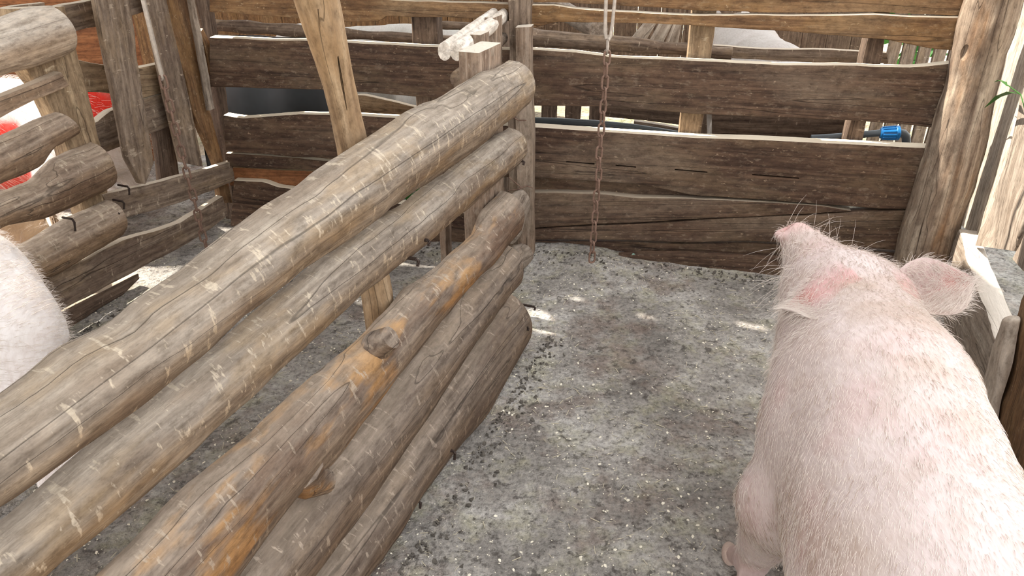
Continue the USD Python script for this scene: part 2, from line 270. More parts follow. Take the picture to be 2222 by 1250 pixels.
def slab(plane, bot, top, thick, kind='plank', ext=(0, 0), cap=(0.0, 0.0), rough=.004, seed=None, step=.022, px=True, bow=0.0, cut=None):
    """A board or half log between two edge lines of the plane. Returns (mesh, wood coordinate function, edge function)."""
    seed = seed if seed is not None else random.randrange(10000)
    b, t = (plane.sz(bot), plane.sz(top)) if px else (A(bot, float), A(top, float))
    if ext[0]: b, t = extend(b, ext[0]), extend(t, ext[0])
    if ext[1]: b, t = extend(b, ext[1], False), extend(t, ext[1], False)
    length = np.linalg.norm(np.diff((b + t) / 2 if len(b) == len(t) else t, axis=0), axis=1).sum()
    m = int(np.clip(length / step, 6, 150))
    b, t = resample(b, m), resample(t, m)
    w0 = np.linalg.norm(t - b, axis=1).mean()
    along = np.linspace(0, length, m)
    wob = (fbm(np.stack([along * 7, np.full(m, seed * 1.3), np.zeros(m)], 1), 3, seed) - .5)[:, None]
    wob2 = (fbm(np.stack([along * 7, np.full(m, seed * 1.3 + 50), np.zeros(m)], 1), 3, seed + 1) - .5)[:, None]
    cross = (t - b) / np.linalg.norm(t - b, axis=1, keepdims=True)
    t = t + cross * wob * rough * 2.2; b = b + cross * wob2 * rough * 2.2
    q = profile(kind)
    scale, shift = np.ones(m), np.zeros(m)
    axis = np.gradient((b + t) / 2, axis=0); axis /= np.linalg.norm(axis, axis=1, keepdims=True)
    rows = [(b[i], t[i], 1.0) for i in range(m)]
    for end, r in ((0, cap[0]), (1, cap[1])):
        if r <= 0: continue
        extra = []
        for a in np.linspace(15, 86, 6):
            i = -1 if end else 0; sg_ = 1 if end else -1
            mid = (b[i] + t[i]) / 2 + axis[i] * sg_ * r * math.sin(math.radians(a)); k = math.cos(math.radians(a)) ** .8
            extra.append((mid + (b[i] - (b[i] + t[i]) / 2) * k, mid + (t[i] - (b[i] + t[i]) / 2) * k, max(.25, k)))
        rows = rows + extra if end else extra[::-1] + rows
    rings = []
    for (bb, tt, k) in rows:
        s_z = bb[None] + (tt - bb)[None] * q[:, 1:2]
        rings.append(plane.pt(s_z[:, 0], s_z[:, 1], q[:, 0] * thick * k))
    rings = A(rings)
    cen = rings.mean(1, keepdims=True)
    out = rings - cen; out /= np.linalg.norm(out, axis=2, keepdims=True) + 1e-9
    d = fbm(np.stack([rings @ np.append(plane.d[:2], 0) * 6, rings[..., 2] * 14, (rings @ plane.n) * 14], -1) + seed * 3.7, 4, seed) - .5
    if kind == 'half': rings = rings + out * d[..., None] * rough * 4
    else: rings = rings + plane.n * (d * rough * 2.4 * (q[:, 0] > -.5))[..., None]
    mesh = loft(rings)
    if cut is not None: mesh = carve(mesh, cut)
    o = plane.pt(*((b[0] + t[0]) / 2)); ax = plane.pt(*((b[-1] + t[-1]) / 2)) - o; ax /= np.linalg.norm(ax)
    return mesh, coords(o, ax, plane.n, seed), (lit_top_edge if kind == 'plank' else slight_lit_edge)
def coords(o, ax, n, seed):
    side = np.cross(ax, n); r = A([seed * .731 % 17, seed * .377 % 13, seed * .913 % 11])
    return lambda v: np.stack([(v - o) @ ax, (v - o) @ side, (v - o) @ n], 1) + r
def lit_top_edge(v, n):  # up-facing facets paled in colour to read as sunlit
    return np.clip((n[:, 2] - .62) / .25, 0, 1) * .75
def slight_lit_edge(v, n):  # fainter painted rim light along the tops of half logs
    return np.clip((n[:, 2] - .55) / .4, 0, 1) * .2
def no_edge(v, n):
    return np.zeros(len(v))
def to_manifold(t):
    t = t.copy(); t.merge_vertices()
    return manifold3d.Manifold(manifold3d.Mesh(t.vertices.astype(np.float32), t.faces.astype(np.uint32)))
def carve(mesh, tools):
    m = to_manifold(mesh)
    if m.is_empty(): return mesh
    for c in tools: m = m - to_manifold(c)
    r = m.to_mesh(); return trimesh.Trimesh(r.vert_properties[:, :3], r.tri_verts, process=False)
def tube(pts, rad, k=14, rough=.0, seed=0, flat=1.0, cap=True, up=None):
    """A round pole along pts with radii rad."""
    pts = A(pts, float); rad = np.broadcast_to(A(rad, float), len(pts))
    tan = np.gradient(pts, axis=0); tan /= np.linalg.norm(tan, axis=1, keepdims=True)
    ref = A(up, float) if up is not None else (A([0, 0, 1.0]) if abs(tan[0, 2]) < .8 else A([1.0, 0, 0]))
    rings = []
    for p, r, t in zip(pts, rad, tan):
        e1 = np.cross(t, ref); e1 /= np.linalg.norm(e1); e2 = np.cross(t, e1)
        a = np.linspace(0, 2 * math.pi, k, endpoint=False)
        rings.append(p + r * (np.outer(np.cos(a), e1) + flat * np.outer(np.sin(a), e2)))
    rings = A(rings)
    if rough:
        d = fbm(rings * A([9, 9, 5]) + seed * 2.3, 4, seed) - .5
        out = rings - pts[:, None]; out /= np.linalg.norm(out, axis=2, keepdims=True)
        rings = rings + out * d[..., None] * rough * 4
    if cap:
        rings = np.concatenate([pts[0] + (rings[:1] - pts[0]) * .86 - tan[0] * rad[0] * .06, rings, pts[-1] + (rings[-1:] - pts[-1]) * .86 + tan[-1] * rad[-1] * .06])
    return loft(rings)
def pole(plane, left, right, k=18, rough=.006, seed=None, ext=(0, 0), n=40, flat=1.0):
    """A round pole whose outline edges were measured; its axis lies in the plane."""
    seed = seed if seed is not None else random.randrange(10000)
    l, r = resample(A(left, float), n), resample(A(right, float), n); mid = (l + r) / 2
    t = np.gradient(mid, axis=0); t /= np.linalg.norm(t, axis=1, keepdims=True); w = r - l
    wide = np.abs(w[:, 0] * t[:, 1] - w[:, 1] * t[:, 0])
    sz = plane.sz(mid); pts = plane.pt(sz[:, 0], sz[:, 1])
    depth = pts[:, 1] * _c - (pts[:, 2] - CAM_H) * _s
    rad = wide / 2 * depth / FPX
    for e, first in ((ext[0], True), (ext[1], False)):
        if e:
            d = pts[0] - pts[3] if first else pts[-1] - pts[-4]; q = (pts[0] if first else pts[-1]) + d / np.linalg.norm(d) * e
            pts = np.vstack([[q], pts]) if first else np.vstack([pts, [q]]); rad = np.r_[rad[0], rad] if first else np.r_[rad, rad[-1]]
    mesh = tube(pts, rad, k, rough, seed, flat)
    ax = (pts[-1] - pts[0]) / np.linalg.norm(pts[-1] - pts[0])
    return mesh, coords(pts[0], ax, plane.n, seed), no_edge
def cuboid(a, b, w, h, up=(0, 0, 1), seed=None, bevel=.006, skew=.0):
    """A squared timber from a to b: w across, h along up."""
    seed = seed if seed is not None else random.randrange(10000)
    a, b = A(a, float), A(b, float); ax = (b - a) / np.linalg.norm(b - a)
    up = A(up, float); side = np.cross(ax, up); side /= np.linalg.norm(side); up2 = np.cross(side, ax)
    e = bevel; q = A([(-w/2 + e, -h/2), (w/2 - e, -h/2), (w/2, -h/2 + e), (w/2, h/2 - e), (w/2 - e, h/2), (-w/2 + e, h/2), (-w/2, h/2 - e), (-w/2, -h/2 + e)])
    L = np.linalg.norm(b - a); m = max(4, int(L / .05)); rings = []
    for i, t in enumerate(np.linspace(0, L, m)):
        wob = (noise(A([[t * 5, seed, 0], [t * 5, seed, 9]]), seed) - .5) * .006
        k = 1 - (.06 if i in (0, m - 1) else 0)
        rings.append(a + ax * t + side * (q[:, :1] * k + wob[0]) + up2 * (q[:, 1:] * k + wob[1]))
    return loft(A(rings)), coords(a, ax, up2, seed), no_edge
def wput(name, made, material, parent, label=None, smooth=35):
    m, wc, ed = made
    return put(name, m, material, parent, smooth, wc=wc, edge=ed, label=label)
def nail(parent, p, d, length=.05, r=.0035, bend=.4, name='nail'):
    d = A(d, float) / np.linalg.norm(d); side = np.cross(d, [0, 0, 1.0]); side /= np.linalg.norm(side) + 1e-9
    pts = [A(p) - d * .03, A(p) + d * length * .45, A(p) + d * length * .62 + A([0, 0, -bend * length * .25]), A(p) + d * length * .62 + A([0, 0, -bend * length]) + side * .006]
    t = tube(pts, r, 6)
    return put(name, t, 'nail', parent, 35)

# ------------------------------------------------------------------ ground
def grid(x0, x1, y0, y1, step, zf):
    nx, ny = int((x1 - x0) / step) + 1, int((y1 - y0) / step) + 1
    X, Y = np.meshgrid(np.linspace(x0, x1, nx), np.linspace(y0, y1, ny), indexing='ij')
    v = np.stack([X, Y, zf(X, Y)], -1).reshape(-1, 3)
    i, j = np.meshgrid(np.arange(nx - 1), np.arange(ny - 1), indexing='ij'); a = i * ny + j
    f = np.vstack([np.stack([a, a + ny, a + ny + 1], -1).reshape(-1, 3), np.stack([a, a + ny + 1, a + 1], -1).reshape(-1, 3)])
    return trimesh.Trimesh(v, f, process=False)
def fence_y(x): return FENCE.p[1] + (x - FENCE.p[0]) * FENCE.d[1] / FENCE.d[0]
def floor_z(X, Y):
    P = np.stack([X, Y, np.zeros_like(X)], -1)
    z = (fbm(P * 2.2, 4, 3) - .5) * .028 + (fbm(P * 22, 4, 5) - .5) * .010 - .006
    dist = fence_y(X) - Y                                   # a low bank of trodden dirt along the plank fence
    bank = np.exp(-(dist / .2) ** 2) * np.where(dist > -.05, 1, .3) * .045 * (.35 + fbm(P * A([3, 3, 1]), 2, 9)) * np.exp(-((X - .25) / .55) ** 2)
    return z + bank
put('floor', grid(-3.4, 2.4, -.7, 4.4, .014, floor_z), 'pen_floor', smooth=True)
tag(stage.GetPrimAtPath('/World/floor'), 'dirty grey trodden concrete floor of the pig pens', None, kind='structure')
put('ground', grid(-40, 40, -30, 60, 1.0, lambda X, Y: np.full(X.shape, -.03)), 'yard_soil', smooth=True)
tag(stage.GetPrimAtPath('/World/ground'), 'pale soil and grass of the yard beyond the pens', None, kind='structure')
# ------------------------------------------------------------------ the plank fence at the back
fence = thing('plank_fence', 'dark brown fence of wide rough planks with wavy bright top edges across the back', 'fence', at_z(1300, 557))
def plank(bot, top, mat='plank_wood', thick=.05, plane=FENCE, parent=None, ext=(0, 0), name='plank', label=None, cut=None, rough=.004, edge=None, **k):
    m = slab(plane, bot, top, thick, 'plank', ext, rough=rough, cut=cut, **k)
    return wput(name, m if edge is None else (m[0], m[1], edge), mat, parent or fence, label)
F1, F2, FM = FENCE.off(-.02), FENCE.off(-.035), FENCE.off(.035)
# right-hand stretch, from the top down (edges as they run in the photograph)
plank([(1150, 4), (1309, 10), (1531, 24), (1700, 28), (1900, 27), (2095, 34)], [(1150, -36), (1400, -33), (1700, -28), (2110, -20)], 'plank_brown_wood', plane=F1)
plank([(1150, 62), (1203, 48), (1309, 50), (1494, 54), (1615, 63), (1660, 65), (1818, 77), (1924, 87), (2030, 108), (2078, 111)],
      [(1150, 10), (1200, 10), (1250, 18), (1309, 23), (1400, 29), (1531, 33), (1700, 33), (1900, 30), (1990, 35), (2092, 38)], 'plank_brown_wood')
plank([(1150, 230), (1325, 232), (1510, 248), (1700, 256), (1818, 260), (2022, 277), (2036, 278)],
      [(1150, 107), (1251, 112), (1325, 123), (1491, 130), (1589, 135), (1700, 140), (1818, 139), (1900, 143), (1977, 144), (2064, 138)], thick=.045)
slots = []
for x0, y0, x1, y1 in ((1228, 351, 1290, 356), (1336, 359, 1380, 363), (1464, 368, 1535, 374), (1632, 379, 1734, 387)):
    (s0, z0), (s1, z1) = FENCE.sz([(x0, y0), (x1, y1)])
    c = trimesh.creation.box((abs(s1 - s0), .006, .05)); ang = math.atan2(z1 - z0, s1 - s0)
    R = np.eye(4); R[:3, 0] = FENCE.d * math.cos(ang) + A([0, 0, 1]) * math.sin(ang); R[:3, 2] = FENCE.n; R[:3, 1] = np.cross(R[:3, 2], R[:3, 0]); R[:3, 3] = FENCE.pt((s0 + s1) / 2, (z0 + z1) / 2)
    c.apply_transform(R); slots.append(c)
plank([(1150, 386), (1288, 394), (1389, 402), (1503, 425), (1600, 432), (1680, 436), (1789, 445), (1908, 455), (1975, 455)],
      [(1150, 274), (1350, 288), (1520, 298), (1660, 303), (1850, 312), (2020, 321)], thick=.06, cut=slots, rough=.0025, edge=lambda v, n: lit_top_edge(v, n) * (v[:, 2] > .5))
plank([(1150, 420), (1400, 432), (1520, 434)], [(1150, 380), (1400, 395), (1520, 420)], plane=F2, thick=.03)
plank([(1150, 497), (1300, 488), (1450, 480), (1550, 474), (1700, 467), (1800, 461.5), (1845, 458.5)], [(1150, 417), (1288, 420), (1389, 427), (1550, 433), (1680, 439), (1790, 447), (1820, 453), (1847, 457)], edge=lambda v, n: lit_top_edge(v, n) * .35)
plank([(1150, 520), (1293, 521), (1389, 523), (1484, 527), (1627, 523), (1800, 533), (1960, 545)],
      [(1150, 499), (1300, 490), (1450, 482.5), (1550, 476.5), (1700, 469.5), (1800, 464), (1850, 460), (1975, 458)], edge=no_edge)
plank([(1150, 562), (1290, 575), (1450, 590), (1680, 606), (1950, 622)], [(1150, 523), (1293, 524), (1389, 526), (1484, 530), (1627, 527), (1800, 537), (1960, 549)], 'plank_wood', plane=F1, name='base_board', edge=no_edge)
plank([(1335, 580), (1450, 592), (1680, 608), (1940, 624)], [(1335, 556), (1400, 553), (1480, 552), (1680, 562), (1940, 585)], 'plank_wood', plane=FM, thick=.04, name='base_board', edge=no_edge)
# left-hand stretch
plank([(455, -150), (860, -148), (1120, -152)], [(455, -300), (860, -300), (1120, -310)], 'plank_brown_wood', plane=F1)
plank([(455, -32), (860, -7), (1120, 1)], [(455, -140), (860, -140), (1120, -148)], 'plank_brown_wood', plane=F1)
plank([(455, 26), (642, 40), (748, 47), (822, 49), (838, 36), (962, 38), (1125, 46)], [(455, -28), (860, -1), (1058, 7), (1125, 10)], 'plank_brown_wood')
plank([(455, 190), (640, 195), (687, 196), (789, 201), (914, 211), (1000, 222), (1125, 232)], [(455, 80), (550, 85), (642, 87), (755, 91), (850, 96), (925, 102), (1000, 103), (1125, 108)])
plank([(490, 330), (600, 337), (722, 347), (850, 352), (1000, 362), (1125, 370)], [(485, 250), (530, 256), (600, 251), (650, 247), (700, 248), (790, 251), (880, 257), (1000, 268), (1125, 273)])
plank([(495, 361), (600, 366), (740, 372), (900, 374), (1125, 386)], [(490, 332), (600, 339), (722, 349), (850, 354), (1000, 364), (1125, 372)], plane=F1)
plank([(500, 404), (640, 408), (770, 412), (850, 402)], [(495, 363), (600, 368), (740, 374), (860, 377)], 'plank_orange_wood', plane=F2, label='orange-brown lower plank')
plank([(500, 492), (640, 503), (770, 514), (900, 525), (1000, 533), (1120, 543)], [(508, 391), (572, 394), (604, 405), (633, 409), (750, 430), (880, 442), (985, 460), (1120, 470)], 'plank_wood', name='base_board')
# posts that carry the planks, seen in the gaps
def fpost(px, y0, y1, off, mat, w=None, th=.07, name='post', base=None, z1=None):
    pl = FENCE.off(off); s = pl.sz([(px[0], y1), (px[1], y1)])[:, 0]
    zt = pl.sz([(px[0], y0)])[0, 1] if z1 is None else z1
    zb = 0.0 if base is None else base
    return wput(name, slab(pl, [(s[0], zb), (s[0], zt)], [(s[1], zb), (s[1], zt)], th, 'plank', px=False, rough=.006), mat, fence)
fpost((1492, 1547), 50, 100, -.065, 'tan_wood', z1=1.12, th=.1)
fpost((893, 948), 36, 70, -.065, 'old_dark_wood', z1=1.1, th=.09)
fpost((1878, 1916), 80, 110, -.065, 'old_dark_wood', z1=1.12, th=.09)
# the two uprights where the dividing fence meets it
pE = FENCE.off(.055)
wput('post', slab(pE, [(1106, 545), (1104, 300), (1104, 0), (1104, -300)], [(1148, 548), (1150, 300), (1150, 0), (1150, -300)], .085, 'plank', rough=.008), 'old_wood', fence, 'tall grey-brown upright beside the gate opening')
wput('post', slab(FENCE.off(.12), [(1123, 551), (1120, 300), (1117, 60)], [(1157, 554), (1156, 300), (1152, 58)], .06, 'plank', rough=.006), 'stake_wood', fence, 'reddish squared stake with a sawn top paled as if sunlit')

# ------------------------------------------------------------------ the dividing fence of half-round rails
rails = thing('rail_fence', 'dividing fence of five weathered half-round log rails running to the near left corner', 'fence', at_z(1115, 745))
R = {}
def rail(top, bot, mat, thick, cap=(0, .03), plane=RAILS, parent=None, ext=(.5, 0), name='rail', label=None, rough=.005):
    return wput(name, slab(plane, bot, top, thick, 'half', ext, cap, rough, step=.018), mat, parent or rails, label)
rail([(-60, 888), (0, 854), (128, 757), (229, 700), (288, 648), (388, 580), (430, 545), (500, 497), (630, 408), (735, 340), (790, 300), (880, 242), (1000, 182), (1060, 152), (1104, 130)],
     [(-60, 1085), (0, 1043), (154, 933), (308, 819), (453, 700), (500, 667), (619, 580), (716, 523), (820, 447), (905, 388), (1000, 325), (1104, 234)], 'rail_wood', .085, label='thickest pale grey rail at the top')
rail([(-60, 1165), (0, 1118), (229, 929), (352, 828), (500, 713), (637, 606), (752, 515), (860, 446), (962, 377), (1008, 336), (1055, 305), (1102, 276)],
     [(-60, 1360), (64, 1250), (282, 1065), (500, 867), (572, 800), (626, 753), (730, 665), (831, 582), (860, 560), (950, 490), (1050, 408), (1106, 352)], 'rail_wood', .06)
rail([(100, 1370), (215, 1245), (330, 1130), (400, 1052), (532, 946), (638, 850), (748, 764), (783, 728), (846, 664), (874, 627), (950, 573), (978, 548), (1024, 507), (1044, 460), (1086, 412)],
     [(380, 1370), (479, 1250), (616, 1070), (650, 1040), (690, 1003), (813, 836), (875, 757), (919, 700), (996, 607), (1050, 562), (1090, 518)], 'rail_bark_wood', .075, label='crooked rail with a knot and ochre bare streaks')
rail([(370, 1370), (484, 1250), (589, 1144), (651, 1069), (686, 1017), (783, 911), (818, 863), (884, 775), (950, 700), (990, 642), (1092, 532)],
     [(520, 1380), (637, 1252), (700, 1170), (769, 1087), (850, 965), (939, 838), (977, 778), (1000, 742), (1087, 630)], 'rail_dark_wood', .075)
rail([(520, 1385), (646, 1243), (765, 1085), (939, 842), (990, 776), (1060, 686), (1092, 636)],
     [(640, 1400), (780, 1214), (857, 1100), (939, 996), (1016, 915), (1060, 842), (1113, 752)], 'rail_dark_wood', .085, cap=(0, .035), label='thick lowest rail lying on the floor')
# knot and branch stub on the third rail
kp = RAILS.pt(*RAILS.sz([(782, 728)])[0], .045)
km = tube([kp + A([-.012, .0, -.03]), kp + A([.0, -.004, -.008]), kp + RAILS.n * .03 + A([0, 0, .012])], [.036, .031, .024], 14, .006, 3)
ring_ = trimesh.creation.torus(.016, .006, major_sections=16, minor_sections=8); ring_.apply_translation((0, 0, 0))
wput('knot', (km, coords(kp, RAILS.d, RAILS.n, 5), no_edge), 'rail_bark_wood', rails)
sp = RAILS.pt(*RAILS.sz([(640, 1035)])[0], .03)
wput('branch_stub', (tube([sp + A([-.01, -.02, .05]), sp, sp + RAILS.n * .012 + A([0.02, .03, -.028])], [.05, .038, .02], 12, .008, 8), coords(sp, RAILS.d, RAILS.n, 6), no_edge), 'rail_bark_wood', rails)
# nails, most of them bent over
for x, y, u, r in ((843, 552, .055, .45), (916, 962, .078, .7), (972, 962, .035, .5), (872, 1078, .035, .5), (1100, 655, .08, .3), (1107, 181, .04, .2), (1097, 345, .04, .3), (1090, 575, .05, .2), (868, 512, .055, .3), (1092, 700, .07, .3)):
    nail(rails, RAILS.pt(*RAILS.sz([(x, y)])[0], u), RAILS.n, .032, .004, r)
# squared posts behind the rail ends
def stake(x0, x1, ytop, yref, off, th, mat, parent, plane=RAILS, zt=None, name='post', label=None, zb=-.02, pale_top=True):
    pl = plane.off(off); s = pl.sz([(x0, yref), (x1, yref)])[:, 0]
    z = pl.sz([((x0 + x1) / 2, ytop)])[0, 1] if zt is None else zt
    return wput(name, slab(pl, [(s[0], zb), (s[0], z)], [(s[1], zb), (s[1], z)], th, 'plank', px=False, rough=.003), mat, parent, label)
stake(1040, 1087, 104, 104, -.012, .062, 'stake_wood', rails, label='squared end post with a sawn top paled as if sunlit')
# the leaning pole behind the rails
pm, pwc, _ = pole(RAILS.off(-.05), [(812, 880), (785, 640), (752, 480), (733, 330), (700, 180), (636, 0), (585, -160)], [(878, 880), (852, 640), (822, 480), (797, 300), (770, 180), (738, 0), (700, -160)], ext=(.03, .5), rough=.003)
cracks = []
for line in (((640, -30), (668, 90), (700, 200), (722, 285), (738, 335)), ((712, -30), (728, 90), (742, 180), (753, 240)), ((690, 20), (694, 60), (699, 100))):
    P = [RAILS.off(-.05).pt(*RAILS.off(-.05).sz([p])[0]) for p in line]
    P = [p + (EYE - p) / np.linalg.norm(EYE - p) * .041 for p in P]; cracks.append(tube(P, np.r_[.0008, np.full(len(P) - 2, .0024), .0008], 6, flat=6.0, up=EYE - P[1]))
put('pole', carve(pm, cracks), 'pole_wood', rails, 35, wc=pwc, edge=no_edge, label='round leaning pole, split along its length')
stake(961, 976, 333, 400, -.16, .02, 'stake_wood', rails, name='slat', label='thin reddish slat behind the rails')

# ------------------------------------------------------------------ gate frame between the rail ends and the plank fence
gate = thing('gate_frame', 'gate slot of squared stakes and a doubled beam between rail ends and back fence', 'gate frame', (-.06, 2.7, 0))
beam_a, beam_b = at_z(1003, 92, 1.02), at_z(1103, 18, 1.02)
side_ = np.cross((beam_b - beam_a) / np.linalg.norm(beam_b - beam_a), [0, 0, 1.0])
for k in (0, 1):
    o = side_ * (.019 + .038 * k) * -1 + A([0, 0, -.028])
    bm = tube(np.linspace(beam_a + o, beam_b + o, 12), .021, 14, .002, 20 + k, 1.35)
    wput('beam', (bm, coords(beam_a, (beam_b - beam_a) / np.linalg.norm(beam_b - beam_a), side_, 30 + k), no_edge), 'sunlit_beam_wood', gate)
lo = side_ * -.02 + A([0, 0, -.11])
wput('beam', (tube(np.linspace(beam_a + lo, beam_b + lo, 10), .02, 12, .003, 25, 1.2), coords(beam_a, RAILS.d, RAILS.n, 33), no_edge), 'old_wood', gate)
for x0, x1, yt, xr in ((1042, 1062, 72, 1026), (1071, 1090, 35, 1052), (1092, 1112, 10, 1071)):
    a = at_z((x0 + x1) / 2, yt, 1.02)
    pl = Plane(a, DIV); s = pl.sz([(x0, yt), (x1, yt)])[:, 0]
    wput('stake', slab(pl, [(s[0], -.02), (s[0], 1.02)], [(s[1], -.02), (s[1], 1.02)], .035, 'plank', px=False, rough=.003), 'stake_wood', gate)
GS = RAILS
for top, bot, th in (([(1104, 424), (1114, 414), (1128, 408)], [(1106, 532), (1116, 520), (1129, 470)], .045), ([(1102, 545), (1114, 532), (1133, 528)], [(1104, 598), (1116, 592), (1133, 574)], .05)):
    rail(top, bot, 'grey_slab_wood', th, cap=(.01, .012), plane=Plane(at_z(1118, 600), DIV, -.02), parent=gate, ext=(.0, .0), name='short_rail')
nail(gate, pE.pt(*pE.sz([(1128, 178)])[0], .07), RAILS.d * .4 + RAILS.n, .07, .004, .1)
for k, pts in enumerate(([(1105, 240), (1125, 243), (1132, 250), (1150, 248)], [(1110, 400), (1130, 395), (1150, 390), (1163, 392)], [(1112, 372), (1126, 380), (1136, 392)])):
    P = [pE.pt(*pE.sz([p])[0], .075 + .012 * (i % 2)) for i, p in enumerate(pts)]
    put('wire', tube(P, .0022, 6), 'rust', gate)

# ------------------------------------------------------------------ left-hand fence
lf = thing('rail_fence', 'left fence of short round log rails, upright boards and two low planks', 'fence', at_z(300, 622))
def lrail(top, bot, mat, th, label=None, cap=(0, .014), kind='half', off=0.0, name='rail', ext=(.7, 0), rough=.005):
    return wput(name, slab(LEFT.off(off), bot, top, th, kind, ext, cap, rough), mat, lf, label)
lrail([(-60, 60), (0, 37), (55, 19), (92, 9)], [(-60, 180), (0, 160), (48, 149), (100, 131), (136, 117)], 'pale_log_wood', .09, 'fat pale log end at the top', cap=(0, .035))
lrail([(-60, 232), (0, 209), (131, 156)], [(-60, 285), (0, 260), (80, 216), (149, 185)], 'left_rail_wood', .035, cap=(0, 0), kind='plank', off=.03)
lrail([(-60, 318), (0, 294), (48, 274), (122, 246)], [(-60, 425), (0, 395), (80, 360), (102, 320), (140, 300), (156, 290)], 'left_rail_wood', .06)
lrail([(-60, 440), (0, 415), (60, 390), (105, 346), (197, 310)], [(-60, 512), (0, 490), (80, 475), (150, 447), (210, 420), (232, 406)], 'left_rail_wood', .08, 'pale log rail with bark scars')
lrail([(-60, 576), (27, 536), (135, 476), (229, 432)], [(-60, 668), (71, 609), (100, 597), (180, 553), (240, 520), (250, 513)], 'left_rail_wood', .08)
lrail([(-60, 682), (73, 617), (269, 520), (330, 503), (393, 480), (440, 452), (482, 425)], [(-60, 768), (112, 684), (289, 592), (360, 553), (440, 509), (494, 468)], 'old_wood', .035, kind='plank', name='plank', cap=(0, 0), off=.02)
lrail([(-60, 772), (112, 688), (289, 596), (300, 592)], [(-60, 830), (127, 729), (205, 677), (268, 640), (303, 606)], 'old_dark_wood', .035, kind='plank', name='plank', cap=(0, 0))
lrail([(223, 422), (306, 404), (392, 381), (450, 367), (504, 350)], [(250, 478), (320, 460), (396, 438), (460, 414), (513, 390)], 'old_wood', .03, kind='plank', name='plank', cap=(0, 0), ext=(0, 0), off=-.005)
# boards behind the rails
lrail([(-60, 42), (6, 19), (60, 10), (98, 5)], [(-60, 95), (6, 60), (60, 50), (98, 45)], 'old_wood', .03, kind='plank', name='board', cap=(0, 0), off=-.11)
lrail([(108, 20), (150, 10), (215, -5), (330, -40)], [(120, 80), (160, 70), (213, 58), (330, 20)], 'old_wood', .04, kind='plank', name='board', cap=(0, 0), off=-.09, ext=(0, 0))
lrail([(150, 128), (174, 131), (200, 137), (235, 141), (300, 148), (345, 138), (420, 118)], [(150, 203), (190, 201), (240, 203), (310, 214), (352, 201), (420, 180)], 'tan_wood', .04, kind='plank', name='board', cap=(0, 0), off=-.09, ext=(0, 0))
lrail([(190, 270), (212, 262), (240, 240), (310, 216), (350, 204), (420, 180)], [(205, 335), (232, 330), (262, 318), (320, 294), (360, 278), (420, 262)], 'old_wood', .04, kind='plank', name='board', cap=(0, 0), off=-.09, ext=(0, 0))
# upright boards
def upright(left, right, mat, off, th=.03, label=None, name='upright_board', kind='plank'):
    return wput(name, slab(LEFT.off(off), left[::-1], right[::-1], th, kind, (0, .0), rough=.004), mat, lf, label)
wput('post', slab(LEFT.off(-.01), [(186, 470), (140, 300), (88, 190), (48, 140), (18, 20)], [(243, 470), (226, 330), (192, 198), (165, 96), (142, 14)], .07, 'plank', rough=.007), 'tan_wood', lf, 'broad split post behind the rail ends')
upright([(196, -60), (208, 0), (234, 134), (278, 346), (306, 398)], [(270, -60), (282, 0), (301, 141), (334, 352), (316, 400)], 'old_wood', .035, .028, 'pointed hanging board')
upright([(306, -60), (318, 0), (352, 165), (396, 352)], [(350, -60), (362, 0), (404, 180), (442, 362)], 'old_wood', -.02)
upright([(352, -60), (364, 0), (418, 238), (470, 360), (480, 440)], [(395, -60), (407, 0), (455, 238), (482, 336), (505, 440)], 'plank_brown_wood', -.045, .03)
upright([(402, -60), (413, 0), (455, 240)], [(411, -60), (423, 0), (466, 235)], 'grey_slab_wood', .0, .02)
upright([(434, 70), (450, 120), (464, 172)], [(440, 62), (466, 112), (491, 166)], 'plank_brown_wood', -.005, .02, 'broken triangular piece of board', 'board')
upright([(412, -60), (424, 0), (470, 190), (490, 330), (512, 478)], [(449, -60), (461, 0), (491, 190), (501, 320), (521, 472)], 'old_dark_wood', -.075, .06, 'corner post', 'post')
upright([(335, 270), (352, 400)], [(376, 270), (392, 395)], 'old_dark_wood', -.1, .03)
for x, y, r in ((247, 400, .9), (236, 432, .8), (107, 62, .1), (225, 455, .5), (126, 470, 1.2)):
    nail(lf, LEFT.pt(*LEFT.sz([(x, y)])[0], .05), LEFT.n, .035, .004, r)

# ------------------------------------------------------------------ big post in the right-hand corner
cpost = thing('log_post', 'big crooked round post with knot holes in the right back corner', 'post', at_z(1990, 612))
pm, pwc, _ = pole(FENCE.off(.03), [(1932, 640), (1938, 592), (1941, 568), (1960, 483), (1977, 430), (1994, 378), (2012, 336), (2031, 272), (2054, 186), (2066, 128), (2082, 54), (2097, 0), (2130, -120)],
                  [(2050, 640), (2058, 592), (2062, 568), (2079, 482), (2094, 435), (2110, 395), (2127, 336), (2146, 250), (2160, 186), (2174, 128), (2195, 66), (2215, 0), (2256, -120)], k=26, rough=.006, ext=(0, .6), n=60)
holes = []
for x, y, r in ((2098, 117, .012), (2057, 192, .012), (1981, 446, .010)):
    q = FENCE.off(.1).pt(*FENCE.off(.1).sz([(x, y)])[0]); h = trimesh.creation.icosphere(2, r); h.apply_scale((.9, 2.0, 2.6)); h.apply_translation(q + A([0, .01, 0])); holes.append(h)
crack = [FENCE.off(.125).pt(*FENCE.off(.125).sz([p])[0]) for p in ((1978, 585), (1998, 500), (2020, 420), (2036, 350), (2062, 270), (2083, 190), (2098, 135))]
holes.append(tube(crack, [.001, .0035, .0035, .003, .0025, .0025, .001], 6, flat=7.0, up=EYE - crack[3]))
put('trunk', carve(pm, holes), 'post_wood', cpost, 35, wc=pwc, edge=no_edge)

